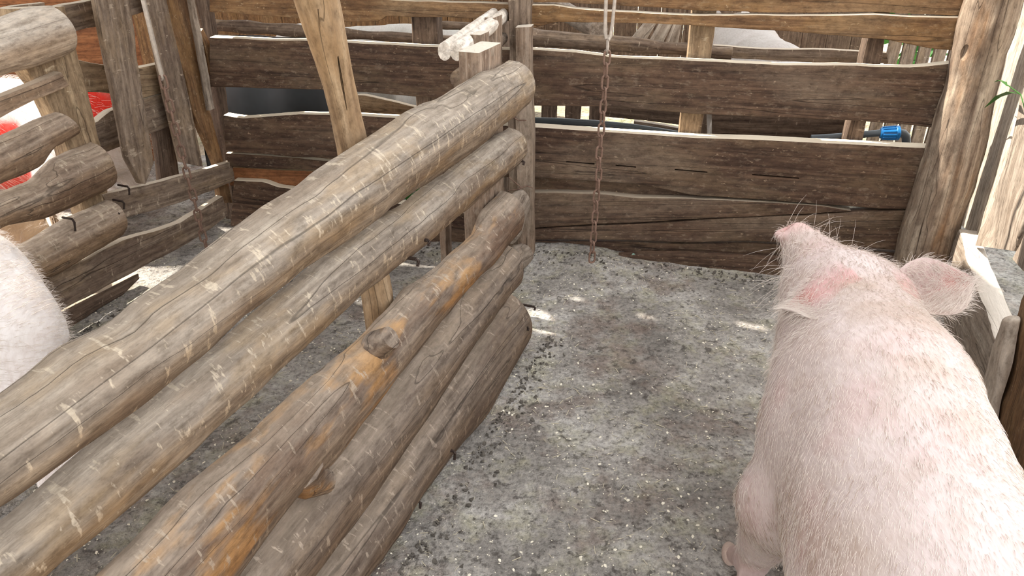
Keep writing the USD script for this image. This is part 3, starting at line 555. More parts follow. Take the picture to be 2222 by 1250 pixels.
# ------------------------------------------------------------------ right-hand fence
rf = thing('slab_fence', 'right fence of pale upright boards over a thick weathered slab, sunlit in strips', 'fence', (1.45, 2.0, 0))
def rboard(left, right, mat, off, th=.03, label=None, name='upright_board', kind='plank', rough=.004, ext=(0, .5)):
    return wput(name, slab(RIGHT.off(off), left[::-1], right[::-1], th, kind, ext, rough=rough), mat, rf, label)
rboard([(2212, 20), (2172, 134), (2127, 336), (2079, 484)], [(2260, 20), (2232, 134), (2185, 336), (2128, 520)], 'sawn_or_sunlit_wood', -.03, .03)  # paler board paints the sunlit strip; the greyer ones next to it the shade
rboard([(2262, 20), (2234, 134), (2187, 336), (2122, 524), (2118, 533)], [(2340, 20), (2320, 134), (2250, 380), (2212, 500), (2196, 544)], 'grey_slab_wood', -.01, .04, 'rotted upright board with a ragged lower end', rough=.012)
rboard([(2345, 20), (2325, 134), (2258, 380), (2218, 520), (2196, 560)], [(2420, 40), (2400, 150), (2340, 400), (2300, 560), (2270, 640)], 'grey_slab_wood', -.02, .04)
wput('slab', slab(RIGHT.off(.03), [(2030, 690), (2060, 760), (2100, 850), (2180, 1050), (2250, 1230)], [(2087, 520), (2117, 618), (2140, 678), (2172, 761), (2260, 985)], .075, 'plank', (.1, .4), rough=.009), 'grey_slab_wood', rf, 'thick level slab with a top paled as if sunlit')
rboard([(2064, 560), (2046, 640), (2020, 760), (2000, 840)], [(2104, 560), (2090, 640), (2064, 760), (2044, 840)], 'sawn_or_sunlit_wood', -.06, .03, ext=(0, 0), name='stake')
rboard([(2040, 570), (2026, 640), (2006, 740), (1990, 830)], [(2048, 570), (2034, 640), (2014, 740), (1998, 830)], 'stake_wood', -.02, .015, ext=(0, 0), name='slat')
wput('slab', slab(RIGHT.off(.0), [(1985, 840), (2010, 900), (2100, 1100), (2200, 1350)], [(2010, 700), (2040, 770), (2120, 950), (2240, 1230)], .06, 'plank', (.05, .4), rough=.008), 'old_wood', rf)
npost = thing('log_post', 'dark brown split post at the right edge beside the pig\'s flank', 'post', (1.25, 1.5, 0))
wput('trunk', slab(RIGHT.off(.09), [(2072, 1200), (2100, 1050), (2137, 892), (2165, 790), (2205, 690), (2260, 500), (2300, 380)], [(2222, 1250), (2250, 1080), (2300, 900), (2330, 790), (2360, 690), (2420, 500), (2470, 380)], .08, 'plank', (.1, .25), rough=.01), 'plank_brown_wood', npost)
wput('lit_face', slab(RIGHT.off(.097), [(2070, 1200), (2098, 1050), (2135, 892), (2162, 790), (2196, 700)], [(2100, 1200), (2128, 1050), (2168, 896), (2194, 790), (2214, 705)], .03, 'half', (.05, .0), (.0, .02), rough=.005), 'sawn_or_sunlit_wood', npost, 'pale strip painted as the sunlit side')  # paler strip painting sunlight onto the left side of the post
# ------------------------------------------------------------------ pigs: one continuous body grown from smoothly joined volumes
def surface_nets(val, origin, h):
    nx, ny, nz = val.shape
    ins = val < 0
    c = np.zeros((nx - 1, ny - 1, nz - 1), np.int8)
    offs = [(i, j, k) for i in (0, 1) for j in (0, 1) for k in (0, 1)]
    for i, j, k in offs: c += ins[i:nx - 1 + i, j:ny - 1 + j, k:nz - 1 + k]
    act = (c > 0) & (c < 8); idx = np.full(act.shape, -1, np.int64); cells = np.argwhere(act); idx[act] = np.arange(len(cells))
    acc, cnt = np.zeros((len(cells), 3)), np.zeros(len(cells))
    at = lambda o: val[cells[:, 0] + o[0], cells[:, 1] + o[1], cells[:, 2] + o[2]]
    for a in offs:
        for ax in range(3):
            if a[ax]: continue
            b = list(a); b[ax] = 1
            va, vb = at(a), at(b); x = (va < 0) != (vb < 0); t = va[x] / (va[x] - vb[x])
            p = np.tile(A(a, float), (x.sum(), 1)); p[:, ax] = t; acc[x] += p; cnt[x] += 1
    v = origin + (cells + acc / cnt[:, None]) * h
    faces = []
    for ax in range(3):
        o1, o2 = [(1, 2), (2, 0), (0, 1)][ax]
        sl0 = [slice(1, -1)] * 3; sl1 = [slice(1, -1)] * 3; sl0[ax] = slice(0, -1); sl1[ax] = slice(1, None)
        s0, s1 = ins[tuple(sl0)], ins[tuple(sl1)]
        for flag, flip in ((s0 & ~s1, False), (~s0 & s1, True)):
            e = np.argwhere(flag); e[:, o1] += 1; e[:, o2] += 1
            q = []
            for d1, d2 in ((1, 1), (0, 1), (0, 0), (1, 0)):
                g = e.copy(); g[:, o1] -= d1; g[:, o2] -= d2; q.append(idx[g[:, 0], g[:, 1], g[:, 2]])
            q = np.stack(q, 1); q = q[:, ::-1] if flip else q
            faces += [q[:, [0, 1, 2]], q[:, [0, 2, 3]]]
    return trimesh.Trimesh(v, np.vstack(faces), process=False)
def ell(c, r, R=None, k=.05): return ('e', A(c, float), A(r, float), None if R is None else A(R, float), k)
def cap(a, b, ra, rb, k=.05): return ('c', A(a, float), A(b, float), ra, rb, k)
def dent(c, r, k=.01): return ('d', A(c, float), A(r, float), None, k)
def flesh(prims, h, seed=0, wrinkle=.004):
    lo = np.min([np.minimum(p[1], p[2] if p[0] == 'c' else p[1]) - (max(p[3], p[4]) if p[0] == 'c' else p[2].max()) for p in prims], 0) - .05
    hi = np.max([np.maximum(p[1], p[2] if p[0] == 'c' else p[1]) + (max(p[3], p[4]) if p[0] == 'c' else p[2].max()) for p in prims], 0) + .05
    n = np.ceil((hi - lo) / h).astype(int)
    val = np.full(n, 1.0, np.float32)
    axes = [lo[k] + np.arange(n[k]) * h for k in range(3)]
    for p in prims:
        k = p[-1]
        if p[0] == 'c': blo, bhi = np.minimum(p[1], p[2]) - max(p[3], p[4]), np.maximum(p[1], p[2]) + max(p[3], p[4])
        else: blo, bhi = p[1] - p[2].max(), p[1] + p[2].max()
        i0 = np.maximum(0, np.floor((blo - k * 1.6 - .03 - lo) / h).astype(int)); i1 = np.minimum(n, np.ceil((bhi + k * 1.6 + .03 - lo) / h).astype(int))
        S = tuple(slice(a, b) for a, b in zip(i0, i1))
        G = np.stack(np.meshgrid(*[axes[q][S[q]] for q in range(3)], indexing='ij'), -1).astype(np.float32)
        if p[0] == 'c':
            ba = p[2] - p[1]; t = np.clip(((G - p[1]) @ ba) / (ba @ ba), 0, 1)
            d = np.linalg.norm(G - p[1] - t[..., None] * ba, axis=-1) - (p[3] + (p[4] - p[3]) * t)
        else:
            L = (G - p[1]) if p[3] is None else (G - p[1]) @ p[3].T
            k0 = np.linalg.norm(L / p[2], axis=-1); k1 = np.linalg.norm(L / p[2] ** 2, axis=-1)
            d = k0 * (k0 - 1) / np.maximum(k1, 1e-6)
        v = val[S]
        if p[0] == 'd':
            hh = np.maximum(k - np.abs(v + d), 0) / k; val[S] = np.maximum(v, -d) + hh * hh * k * .25
        else:
            hh = np.maximum(k - np.abs(v - d), 0) / k; val[S] = np.minimum(v, d) - hh * hh * k * .25
    m = surface_nets(val, lo, h)
    m = max(m.split(only_watertight=False), key=lambda x: len(x.faces)) if True else m
    trimesh.smoothing.filter_taubin(m, iterations=6)
    if wrinkle:
        vn = m.vertex_normals; m.vertices = m.vertices + vn * ((fbm(m.vertices * A([16, 16, 16]), 4, seed) - .5) * wrinkle * 2 + (fbm(m.vertices * 5.5, 2, seed + 3) - .5) * wrinkle * 4)[:, None]
    return m
class Frame:
    """pig axes: forward, left, up about the point on the floor below its middle"""
    def __init__(self, origin, heading, scale=1.0):
        a = math.radians(heading); self.f = A([math.sin(a), math.cos(a), 0]); self.l = A([-math.cos(a), math.sin(a), 0]); self.o = A([origin[0], origin[1], origin[2] if len(origin) > 2 else 0.0]); self.k = scale
    def __call__(self, x, y, z): return self.o + (self.f * x + self.l * y + A([0, 0, 1.0]) * z) * self.k
    def R(self): return np.stack([self.f, self.l, A([0, 0, 1.0])])
    def local(self, v): return ((v - self.o) @ self.R().T) / self.k
def rot(yaw=0, pitch=0, roll=0):
    y, p, r = map(math.radians, (yaw, pitch, roll))
    Rz = A([[math.cos(y), -math.sin(y), 0], [math.sin(y), math.cos(y), 0], [0, 0, 1]]); Ry = A([[math.cos(p), 0, -math.sin(p)], [0, 1, 0], [math.sin(p), 0, math.cos(p)]]); Rx = A([[1, 0, 0], [0, math.cos(r), -math.sin(r)], [0, math.sin(r), math.cos(r)]])
    return Rz @ Ry @ Rx
def torso(F):
    k = F.k; R = F.R()
    E = lambda c, r, b=.1: ell(F(*c), A(r) * k, R, b * k)
    C = lambda a, b, ra, rb, s=.06: cap(F(*a), F(*b), ra * k, rb * k, s * k)
    P = [E((.26, 0, .46), (.30, .172, .235)), E((-.06, 0, .45), (.42, .192, .25)), E((-.42, 0, .47), (.27, .178, .235)), E((.20, 0, .58), (.2, .11, .11)), C((.36, 0, .48), (.56, 0, .50),   .15, .125, .12)]
    for sd in (1, -1):
        P += [C((-.44, .11 * sd, .42), (-.36, .15 * sd, .30), .15, .10, .08), C((-.36, .155 * sd, .30), (-.53, .15 * sd, .21), .09, .05), C((-.53, .15 * sd, .21), (-.50, .15 * sd, .07), .047, .04, .03),
              C((-.49, .135 * sd, .06), (-.435, .125 * sd, .026), .034, .024, .015), C((-.49, .165 * sd, .06), (-.435, .175 * sd, .026), .034, .024, .015)]
    return P
def foreleg(F, sd, elbow=(.26, .158, .32), knee=(.27, .155, .19), fet=(.26, .155, .08), toe=.07):
    k = F.k; C = lambda a, b, ra, rb, s=.05: cap(F(*a), F(*b), ra * k, rb * k, s * k)
    m = lambda p: (p[0], p[1] * sd, p[2])
    return [C(m((.30, .10, .44)), m(elbow), .092, .066, .08), C(m(elbow), m(knee), .072, .047), C(m(knee), m(fet), .045, .038, .03),
            C(m(fet), m((fet[0] + toe, fet[1] - .02, .024)), .036, .022, .012), C(m(fet), m((fet[0] + toe, fet[1] + .024, .024)), .036, .022, .012), C(m((fet[0] - .03, fet[1] + .02, fet[2] + .01)), m((fet[0] - .045, fet[1] + .028, fet[2] - .02)), .014, .01, .01)]
def head(F, base, fwd, up, s=1.0, disc=12):
    """head whose poll is at base, pointing along fwd"""
    fwd = A(fwd, float) / np.linalg.norm(fwd); up = A(up, float) - fwd * np.dot(A(up, float), fwd); up /= np.linalg.norm(up); left = np.cross(up, fwd)
    R = np.stack([fwd, left, up]); H = lambda x, y, z: A(base) + (fwd * x + left * y + up * z) * s
    P = [ell(H(.05, 0, -.10), A([.12, .115, .105]) * s, R, .07), cap(H(.1, 0, -.105), H(.335, 0, -.07), .095 * s, .05 * s, .05), ell(H(.16, 0, -.12), A([.14, .085, .085]) * s, R, .06),
         ell(H(.352, 0, -.062), A([.016, .066, .058]) * s, rot(0, -disc, 0) @ R, .012),
         dent(H(.358, .026, -.046), A([.017, .011, .014]) * s), dent(H(.358, -.026, -.046), A([.017, .011, .014]) * s), dent(H(.25, 0, -.128), A([.13, .07, .004]) * s, .006)]
    for sd in (1, -1):
        P += [cap(H(.0, .09 * sd, -.13), H(.14, .065 * sd, -.13), .085 * s, .055 * s, .07), ell(H(.16, .078 * sd, -.062), A([.016, .013, .012]) * s, R, .012), ell(H(.155, .074 * sd, -.05), A([.03, .02, .012]) * s, R, .03)]
    return P, H, R
def ear_mesh(root_a, root_b, tip, bulge, thick=.009, cup=.03, n=14):
    """a leaf-shaped, cupped ear between two root points and a tip; closed and thick"""
    root_a, root_b, tip, bulge = map(lambda x: A(x, float), (root_a, root_b, tip, bulge))
    nrm = bulge / np.linalg.norm(bulge); rings = []
    for t in np.linspace(0, 1, n):
        w = (1 - t ** 2.6) * (1 + .55 * math.sin(math.pi * min(1, t * 1.25)) * (1 - t * .4)) if t < 1 else 0.02
        w = max(w, .05)
        c = (root_a + root_b) / 2 * (1 - t) + tip * t + nrm * .018 * math.sin(math.pi * t)
        half = (root_b - root_a) / 2 * w
        vs = np.linspace(-1, 1, 9)
        top = [c + half * v + nrm * (cup * (v * v - .45) * w) for v in vs]
        e = thick * (1 - .45 * t)
        rings.append(top + [p - nrm * e * (1 - .6 * abs(v)) for p, v in zip(top[::-1], vs[::-1])])
    return loft(A(rings))
def basic_skin(F, base, pink, head_at, extra=None):
    def f(v, n):
        L = F.local(v); c = np.tile(A(base), (len(v), 1))
        t = np.clip((fbm(v * 9, 4, 4) - .5) * 3.2, 0, 1)[:, None] * .6
        low = np.clip((.2 - L[:, 2]) / .16, 0, 1)[:, None] * .55
        c = c * (1 - np.maximum(t, low)) + A(pink) * np.maximum(t, low)
        return extra(v, n, L, c) if extra else c
    return f
def fur(body, n, length, F, seed, width=.0007, sel=None, lift=.35, name='coat', mat='pig_hair', parent=None, curl=.2, flow=None, droop=.35):
    pts, fi = trimesh.sample.sample_surface(body, n, seed=seed)
    nr = body.face_normals[fi]
    if sel is not None:
        k = sel(pts, nr); pts, nr = pts[k], nr[k]
    g = np.random.default_rng(seed)
    d = -F.f + A([0, 0, -droop]) + g.normal(0, curl, (len(pts), 3)) if flow is None else flow(pts) + g.normal(0, curl, (len(pts), 3))
    d = d - nr * np.sum(d * nr, 1, keepdims=True); d /= np.linalg.norm(d, axis=1, keepdims=True) + 1e-9
    L = length * g.uniform(.55, 1.3, (len(pts), 1))
    p0 = pts - nr * .001; p1 = pts + (d * .55 + nr * lift * .6) * L; p2 = pts + (d + nr * lift) * L + A([0, 0, -.12]) * L
    o = origin_of(parent)
    P = np.stack([p0, p1, p2], 1).reshape(-1, 3) - o
    c = UsdGeom.BasisCurves.Define(stage, uniq(parent.GetPath(), name))
    c.CreateTypeAttr('linear'); c.CreatePointsAttr(Vt.Vec3fArray.FromNumpy(P.astype(np.float32)))
    c.CreateCurveVertexCountsAttr(Vt.IntArray.FromNumpy(np.full(len(pts), 3, np.int32)))
    c.CreateWidthsAttr(Vt.FloatArray.FromNumpy(np.tile(A([width, width * .8, width * .25]), len(pts)).astype(np.float32))); c.SetWidthsInterpolation('vertex')
    UsdShade.MaterialBindingAPI.Apply(c.GetPrim()).Bind(MAT[mat]); c.GetPrim().SetCustomDataByKey('kind', 'stuff')
    return c.GetPrim()
WHITE, PINK = (.575, .485, .465), (.53, .35, .33)

# the pig in the pen, seen from behind and above, its head lifted and turned to the left
F1p = Frame((.655, .885), 11.0, 1.0)
pig = thing('pig', 'pale pink pig seen from behind, head raised, standing in the right-hand pen', 'pig', (.668, .885, 0))
P = torso(F1p) + foreleg(F1p, 1, (.24, .165, .33), (.28, .165, .20), (.315, .175, .085), .075) + foreleg(F1p, -1)
poll, nose = at_z(1886, 600, .668), at_z(1724, 514, .628)
hp, H1, HR = head(F1p, poll, nose + A([0, 0, .062]) - poll, (-.05, .1, 1.0), np.linalg.norm(nose - poll) / .36, 74)
P += hp + [cap(F1p(.40, .0, .50), poll + A([-.01, .01, -.13]), .165, .125, .1), cap(F1p(.3, 0, .595), poll + A([.0, .0, -.10]), .10, .085, .09)]
body = flesh(P, .0085, 11)
hl = np.linalg.norm(nose - poll) / .36
ra, rb = at_z(1936, 594, .665), at_z(1988, 680, .625)
ear_r = ear_mesh(ra, rb, at_z(2116, 604, .69), A([.05, -.75, .6]), .010, .035)
la, lb = at_z(1848, 566, .67), at_z(1822, 672, .645)
ear_l = ear_mesh(la, lb, at_z(1700, 668, .605), A([.1, -.55, .8]), .020, .026)
nb = len(body.vertices)
whole = trimesh.util.concatenate([body, ear_r, ear_l])
def main_skin(v, n, L, c):
    d = np.linalg.norm(v - H1(.37, 0, -.066), axis=1); t = np.clip(1.3 - d / (.075 * hl), 0, 1)[:, None]; c = c * (1 - t) + A([.68, .40, .38]) * t
    d = np.minimum(np.linalg.norm(v - H1(.358, .026, -.046), axis=1), np.linalg.norm(v - H1(.358, -.026, -.046), axis=1)); t = np.clip(1.2 - d / .016, 0, 1)[:, None]; c = c * (1 - t) + A([.45, .16, .16]) * t
    for root, tip, nr in (((ra + rb) / 2, at_z(2116, 604, .69), A([.05, -.75, .6])), ((la + lb) / 2, at_z(1700, 668, .605), A([.1, -.55, .8]))):
        ax = tip - root; q = v - root; t = q @ ax / (ax @ ax); nr = nr / np.linalg.norm(nr)
        side = np.cross(nr, ax / np.linalg.norm(ax)); w = np.abs(q @ side); inside = (t > -.12) & (t < 1.05) & (w < .075) & (np.abs(q @ nr) < .06) & (n @ nr > .2)
        k = np.where(inside, np.clip(1.25 - w / .05, 0, 1) * np.clip((1.02 - t) * 3, 0, 1), 0)[:, None]
        c = c * (1 - k) + A([.56, .34, .325]) * k
        k2 = np.where(inside, np.exp(-((t - .72) / .16) ** 2) * np.clip(1.1 - w / .03, 0, 1) * .7, 0)[:, None]; c = c * (1 - k2) + A([.55, .2, .16]) * k2
    t = np.clip((fbm(v * A([5, 5, 5]), 4, 21) - .52) * 6, 0, 1)[:, None] * np.clip((L[:, 2:3] - .2) / .2, 0, 1) * .6
    return c * (1 - t) + A([.42, .33, .26]) * t
put('body', whole, 'pig_skin', pig, True, skin=basic_skin(F1p, WHITE, PINK, None, main_skin))
onfront = lambda p, nr: (p[:, 2] > .12)
fur(body, 56000, .017, F1p, 3, .00055, onfront, .22, parent=pig, curl=.16)
fur(body, 15000, .020, F1p, 14, .0006, lambda p, nr: (p[:, 2] > .25) & (np.clip((fbm(p * A([7, 7, 7]), 3, 41) - .47) * 5, 0, 1) > np.random.default_rng(77).uniform(0, 1, len(p))), .24, parent=pig, curl=.2, name='dirty_hair', mat='tan_hair')
headsel = lambda p, nr: (F1p.local(p)[:, 0] > .42)
fur(body, 15000, .024, F1p, 4, .00055, headsel, .55, parent=pig, curl=.35, name='bristles')
fur(trimesh.util.concatenate([ear_r, ear_l]), 5200, .03, F1p, 5, .0005, None, .5, parent=pig, curl=.5, name='ear_hair', flow=lambda p: np.where((p[:, :1] > .8), A([[1.0, 0, -.3]]), A([[-1.0, -.1, -.6]])))
fur(body, 2400, .06, F1p, 6, .0007, lambda p, nr: np.linalg.norm(p - H1(.25, .02, -.16), axis=1) < .16, 1.0, parent=pig, curl=.6, name='whiskers')
def hooves(F, parent, legs):
    for (x, y) in legs:
        for dy in (-.02, .024):
            sd = 1 if y > 0 else -1
            c = F(x, y + dy * sd, .014); m = trimesh.creation.icosphere(2, 1.0); m.apply_scale((.034, .019, .02)); T = np.eye(4); T[:3, :3] = F.R().T; m.apply_transform(T)
            m.apply_scale(F.k); m.apply_translation(c); m.vertices[:, 2] = np.maximum(m.vertices[:, 2], .001)
            put('hoof', m, 'hoof', parent, True)
def tail(F, parent):
    t = np.linspace(0, 1, 22); pts = [F(-.66 - .10 * q, .035 * math.sin(q * 9), .56 + .05 * math.cos(q * 9) - .1 * q) for q in t]
    m = tube(pts, np.linspace(.014, .005, 22) * F.k, 8); put('tail', m, 'pig_skin', parent, True, skin=lambda v, n: np.tile(A(PINK), (len(v), 1)))
hooves(F1p, pig, [(.40, .185), (.33, -.17), (-.43, .15), (-.43, -.15)])
tail(F1p, pig)

def whole_pig(name, label, origin, heading, scale, base, pink, h=.014, look=(1, 0, -.12), fur_n=6000, sel=None, extra=None, mat='pig_skin', z=0.0, fur_len=.03, tailed=True):
    F = Frame((*origin, z), heading, scale); p = thing(name, label, 'pig', (*origin, 0))
    P = torso(F) + foreleg(F, 1) + foreleg(F, -1)
    pl = F(.60, 0, .62); hp, H, R = head(F, pl, F.R().T @ A(look, float), (0, 0, 1.0), scale); P += hp + [cap(F(.44, 0, .53), pl + A([0, 0, -.09]) * scale, .165 * scale, .12 * scale, .1)]
    b = flesh(P, h, 5)
    ears = [ear_mesh(H(.0, .05 * s, .045), H(-.01, .125 * s, -.02), H(.10, .2 * s, .0), R.T @ A([.35, .2 * s, 1.0]), .009, .025) for s in (1, -1)]
    put('body', trimesh.util.concatenate([b] + ears), mat, p, True, skin=basic_skin(F, base, pink, None, extra))
    if fur_n: fur(b, fur_n, fur_len, F, 9, .0008, sel, .5, parent=p)
    hooves(F, p, [(.33, .17), (.33, -.17), (-.43, .15), (-.43, -.15)])
    if tailed: tail(F, p)
    return F, p
# white pig in the left-hand pen: its rump fills the left edge of the picture
whole_pig('pig', 'brightly lit white pig at the left edge, its round rump above the top rail', (-1.44, 1.10), 188.0, 1.08, (.92, .87, .85), (.86, .76, .73), h=.011, fur_n=16000, tailed=False, mat='pig_skin_clean')
# pig with red spray marks beyond the left fence
def marks(v, n, L, c):
    red = A([.74, .035, .02])
    for (x0, x1, z0, z1) in ((-.645, -.42, .47, .74), (-.27, .12, .2, .575)):
        e = .02 * (fbm(v * 30, 3, 2) - .5)
        k = (np.clip((L[:, 0] - x0 + e) / .03, 0, 1) * np.clip((x1 - L[:, 0] + e) / .03, 0, 1) * np.clip((L[:, 2] - z0 + e) / .03, 0, 1) * np.clip((z1 - L[:, 2] + e) / .03, 0, 1))[:, None]
        c = c * (1 - k) + red * k
    return c
whole_pig('pig', 'white pig with bright red spray marks behind the left fence', (-2.33, 3.30), 268.0, 1.0, (.86, .82, .8), (.84, .72, .7), extra=marks, mat='pig_skin_clean', fur_n=9000, fur_len=.04)
whole_pig('pig', 'yellowish pig lying low behind the left fence, hairy ear in the gap', (-2.40, 2.32), 60.0, .78, (.72, .58, .42), (.66, .48, .38), z=-.10, fur_n=5000, fur_len=.04, extra=None)
whole_pig('pig', 'greyish pig behind the right end of the back fence', (1.31, 4.20), 2.0, 1.08, (.46, .42, .39), (.44, .37, .34), fur_n=0, mat='pig_skin_grey')
whole_pig('pig', 'grey pig behind the back fence left of the gate frame', (-.80, 4.62), 100.0, 1.0, (.52, .5, .46), (.5, .44, .4), fur_n=0, mat='pig_skin_grey')

# ------------------------------------------------------------------ chains
def link_mesh(c, ax, wide, length=.050, width=.030, r=.0040):
    pts = []
    for a in np.linspace(-90, 90, 9): pts.append((math.cos(math.radians(a)) * (width / 2 - r), math.sin(math.radians(a)) * (width / 2 - r), 1, a))
    h = length / 2 - width / 2; ang = np.linspace(0, 2 * math.pi, 24, endpoint=False)
    P = A([c + wide * (width / 2 - r) * math.cos(t) + ax * ((width / 2 - r) * math.sin(t) + math.copysign(h, math.sin(t) if abs(math.sin(t)) > 1e-6 else 1)) for t in ang])
    P = np.vstack([P, P[:1]]); n = len(P); rings = []
    nrm = np.cross(ax, wide)
    for i in range(n - 1):
        t = P[(i + 1) % (n - 1)] - P[i - 1 if i else n - 2]; t /= np.linalg.norm(t); e1 = np.cross(t, nrm)
        a = np.linspace(0, 2 * math.pi, 8, endpoint=False); rings.append(P[i] + r * (np.outer(np.cos(a), e1) + np.outer(np.sin(a), nrm)))
    rings = A(rings); m, k, _ = rings.shape; i, j = np.meshgrid(np.arange(m), np.arange(k), indexing='ij'); jn, im = (j + 1) % k, (i + 1) % m
    q = np.stack([i * k + j, i * k + jn, im * k + jn, im * k + j], -1).reshape(-1, 4)
    t = trimesh.Trimesh(rings.reshape(-1, 3), np.vstack([q[:, :3], q[:, [0, 2, 3]]]), process=False)
    if t.volume < 0: t.invert()
    return t
def chain(label, top, bottom, pitch, wires, hook=True, sway=.004, seed=1):
    g = np.random.default_rng(seed)
    c = thing('hanging_chain', label, 'chain', bottom)
    n = int(round(np.linalg.norm(bottom - top) / pitch)); ax = (bottom - top) / np.linalg.norm(bottom - top)
    w1 = A([.93, .36, 0]) - ax * np.dot(A([.93, .36, 0]), ax); w1 /= np.linalg.norm(w1); w2 = np.cross(ax, w1)
    for i in range(n):
        p = top + ax * pitch * (i + .5) + A([g.normal(0, sway * .25), g.normal(0, sway * .25), 0])
        wide = w1 if i % 2 == 0 else w2
        a = g.normal(0, .12); wide = wide * math.cos(a) + np.cross(ax, wide) * math.sin(a)
        put('link', link_mesh(p, ax, wide, pitch + .0145, .031, .0042), 'rust', c, 40)
    for pts, r in wires: put('wire_loop', tube(pts, r, 8, .0006, 4), 'wire', c, 40, label='pale twisted wire')
    return c
ct, cb = at_y(1318, 112, 2.74), at_y(1284, 560, 2.74)
hangz = 2.42
loop = [at_y(1336, -60, 2.74), at_y(1334, 0, 2.74), at_y(1329, 50, 2.74), at_y(1325, 78, 2.74), at_y(1321, 86, 2.735), at_y(1316, 84, 2.74), at_y(1313, 70, 2.74), at_y(1315, 0, 2.74), at_y(1318, -60, 2.74)]
loop[0][2] = loop[-1][2] = hangz; loop = [np.array(p) for p in loop]
hook = [at_y(1321, 76, 2.745), at_y(1319, 88, 2.74), at_y(1318, 108, 2.735), at_y(1316, 116, 2.745), at_y(1314, 108, 2.75)]
chain('rusty chain hanging from a pale wire loop in front of the right back planks', ct, cb, .0432, [(loop, .0062), (hook, .005)])
ct2, cb2 = at_y(352, 165, 2.76), at_y(447, 536, 2.76)
rod = [at_y(308, -8, 2.76), at_y(313, 10, 2.76), at_y(330, 80, 2.76), at_y(350, 160, 2.76), at_y(353, 168, 2.765), at_y(350, 172, 2.77)]; rod[0] = A([rod[1][0] - .01, rod[1][1], hangz])
chain('rusty chain hanging from a straight pale wire beside the left fence', ct2, cb2, .0432, [(rod, .0085)], seed=2)

# ------------------------------------------------------------------ what stands behind the back fence
def beyond(off): return FENCE.off(-off)
def log_behind(label, left, right, off, mat='old_wood', ext=(.05, .05)):
    t = thing('log_pole', label, 'log', beyond(off).pt(0, 0)); wput('trunk', pole(beyond(off), left, right, ext=ext), mat, t); return t
log_behind('knotty brown log lying level behind the back fence, right of the gate', [(1120, 100), (1153, 102), (1280, 106), (1400, 117), (1494, 122), (1560, 128)], [(1120, 60), (1153, 62), (1280, 73), (1400, 84), (1494, 95), (1560, 100)], .24, 'old_wood')
log_behind('long thin log seen in the gap above the left back plank', [(440, 66), (560, 72), (642, 78), (760, 84), (900, 93), (1000, 100), (1080, 105)], [(440, 40), (560, 48), (642, 55), (760, 64), (900, 74), (1000, 80), (1080, 86)], .26, 'old_wood')
log_behind('log behind the back fence beside the doubled gate beam', [(930, 62), (1000, 66), (1110, 70)], [(930, 42), (1000, 47), (1110, 50)], .5, 'old_wood')
def board_behind(label, bot, top, off, mat, th=.03, name='board', cat='board'):
    t = thing(name, label, cat, beyond(off).pt(0, 0)); wput('plank', slab(beyond(off), bot, top, th, 'plank'), mat, t); return t
board_behind('grey board below the greyish pig behind the back fence', [(1548, 126), (1660, 131), (1780, 135), (1927, 137)], [(1548, 98), (1660, 106), (1800, 108), (1924, 116)], .3, 'old_wood')
board_behind('short tan board in the gap right of the leaning pole', [(770, 262), (915, 268)], [(770, 206), (790, 206), (915, 236)], .3, 'tan_wood')
wput('leg', slab(beyond(.33), [(800, 470), (800, 215)], [(822, 470), (822, 215)], .03, 'plank'), 'old_dark_wood', stage.GetPrimAtPath('/World/board_001'))
board_behind('dark board across the lower gap behind the right-hand planks', [(1300, 252), (1400, 262), (1500, 275)], [(1300, 205), (1400, 205), (1500, 215)], .55, 'old_dark_wood')
wput('leg', slab(beyond(.58), [(1496, 480), (1496, 235)], [(1535, 480), (1535, 235)], .03, 'plank'), 'old_dark_wood', stage.GetPrimAtPath('/World/board_002'))
board_behind('greenish dark board low behind the right back planks', [(1545, 330), (1700, 330), (1862, 330)], [(1545, 235), (1700, 240), (1862, 252)], .3, 'old_dark_wood')
board_behind('pale plank slanting down behind the black pipe', [(1370, 300), (1490, 300)], [(1376, 262), (1392, 264), (1490, 283)], .42, 'grey_slab_wood')
lp = thing('log_pole', 'round log with its sawn end towards the pen, above the chain gap', 'log', beyond(.5).pt(0, 0))
la_ = at_y(1300, 66, 3.25); wput('trunk', (tube(np.linspace(la_, la_ + A([-.25, 1.0, .02]), 10), .042, 16, .004, 44), coords(la_, A([0, 1.0, 0]), A([1.0, 0, 0]), 44), no_edge), 'grey_slab_wood', lp)
pal = thing('pallet', 'pale slatted pallet leaning behind the back fence right of the chain', 'pallet', at_y(1420, 80, 3.55))
for x0, x1, x2, x3 in ((1355, 1395, 1398, 1428), (1402, 1436, 1432, 1462), (1442, 1470, 1462, 1480)):
    pl = beyond(.42); wput('slat', slab(pl, [(x0, 100), (x2, 48), (x2 + 12, 30)], [(x1, 100), (x3, 48), (x3 + 12, 30)], .02, 'plank'), 'sawn_or_sunlit_wood', pal)
wput('rail', slab(beyond(.47), [(1340, 112), (1490, 118)], [(1340, 92), (1490, 98)], .03, 'plank'), 'old_wood', pal)
hose = thing('black_pipe', 'thick black plastic pipe lying behind the lower back planks', 'pipe', at_y(1250, 270, 3.3))
put('pipe', tube([beyond(.2).pt(*beyond(.2).sz([p])[0]) for p in ((1120, 264), (1200, 266), (1290, 271), (1370, 279), (1430, 288), (1500, 300))], .021, 14), 'black_plastic', hose)
wp = thing('water_pipe', 'grey water pipe with a bright blue coupling behind the right back planks', 'pipe', at_y(1900, 290, 3.1))
wpl = beyond(.16); W = lambda x, y: wpl.pt(*wpl.sz([(x, y)])[0])
put('pipe', tube([W(1760, 300), W(1800, 298), W(1850, 294), W(1915, 288)], .0135, 14), 'grey_plastic', wp)
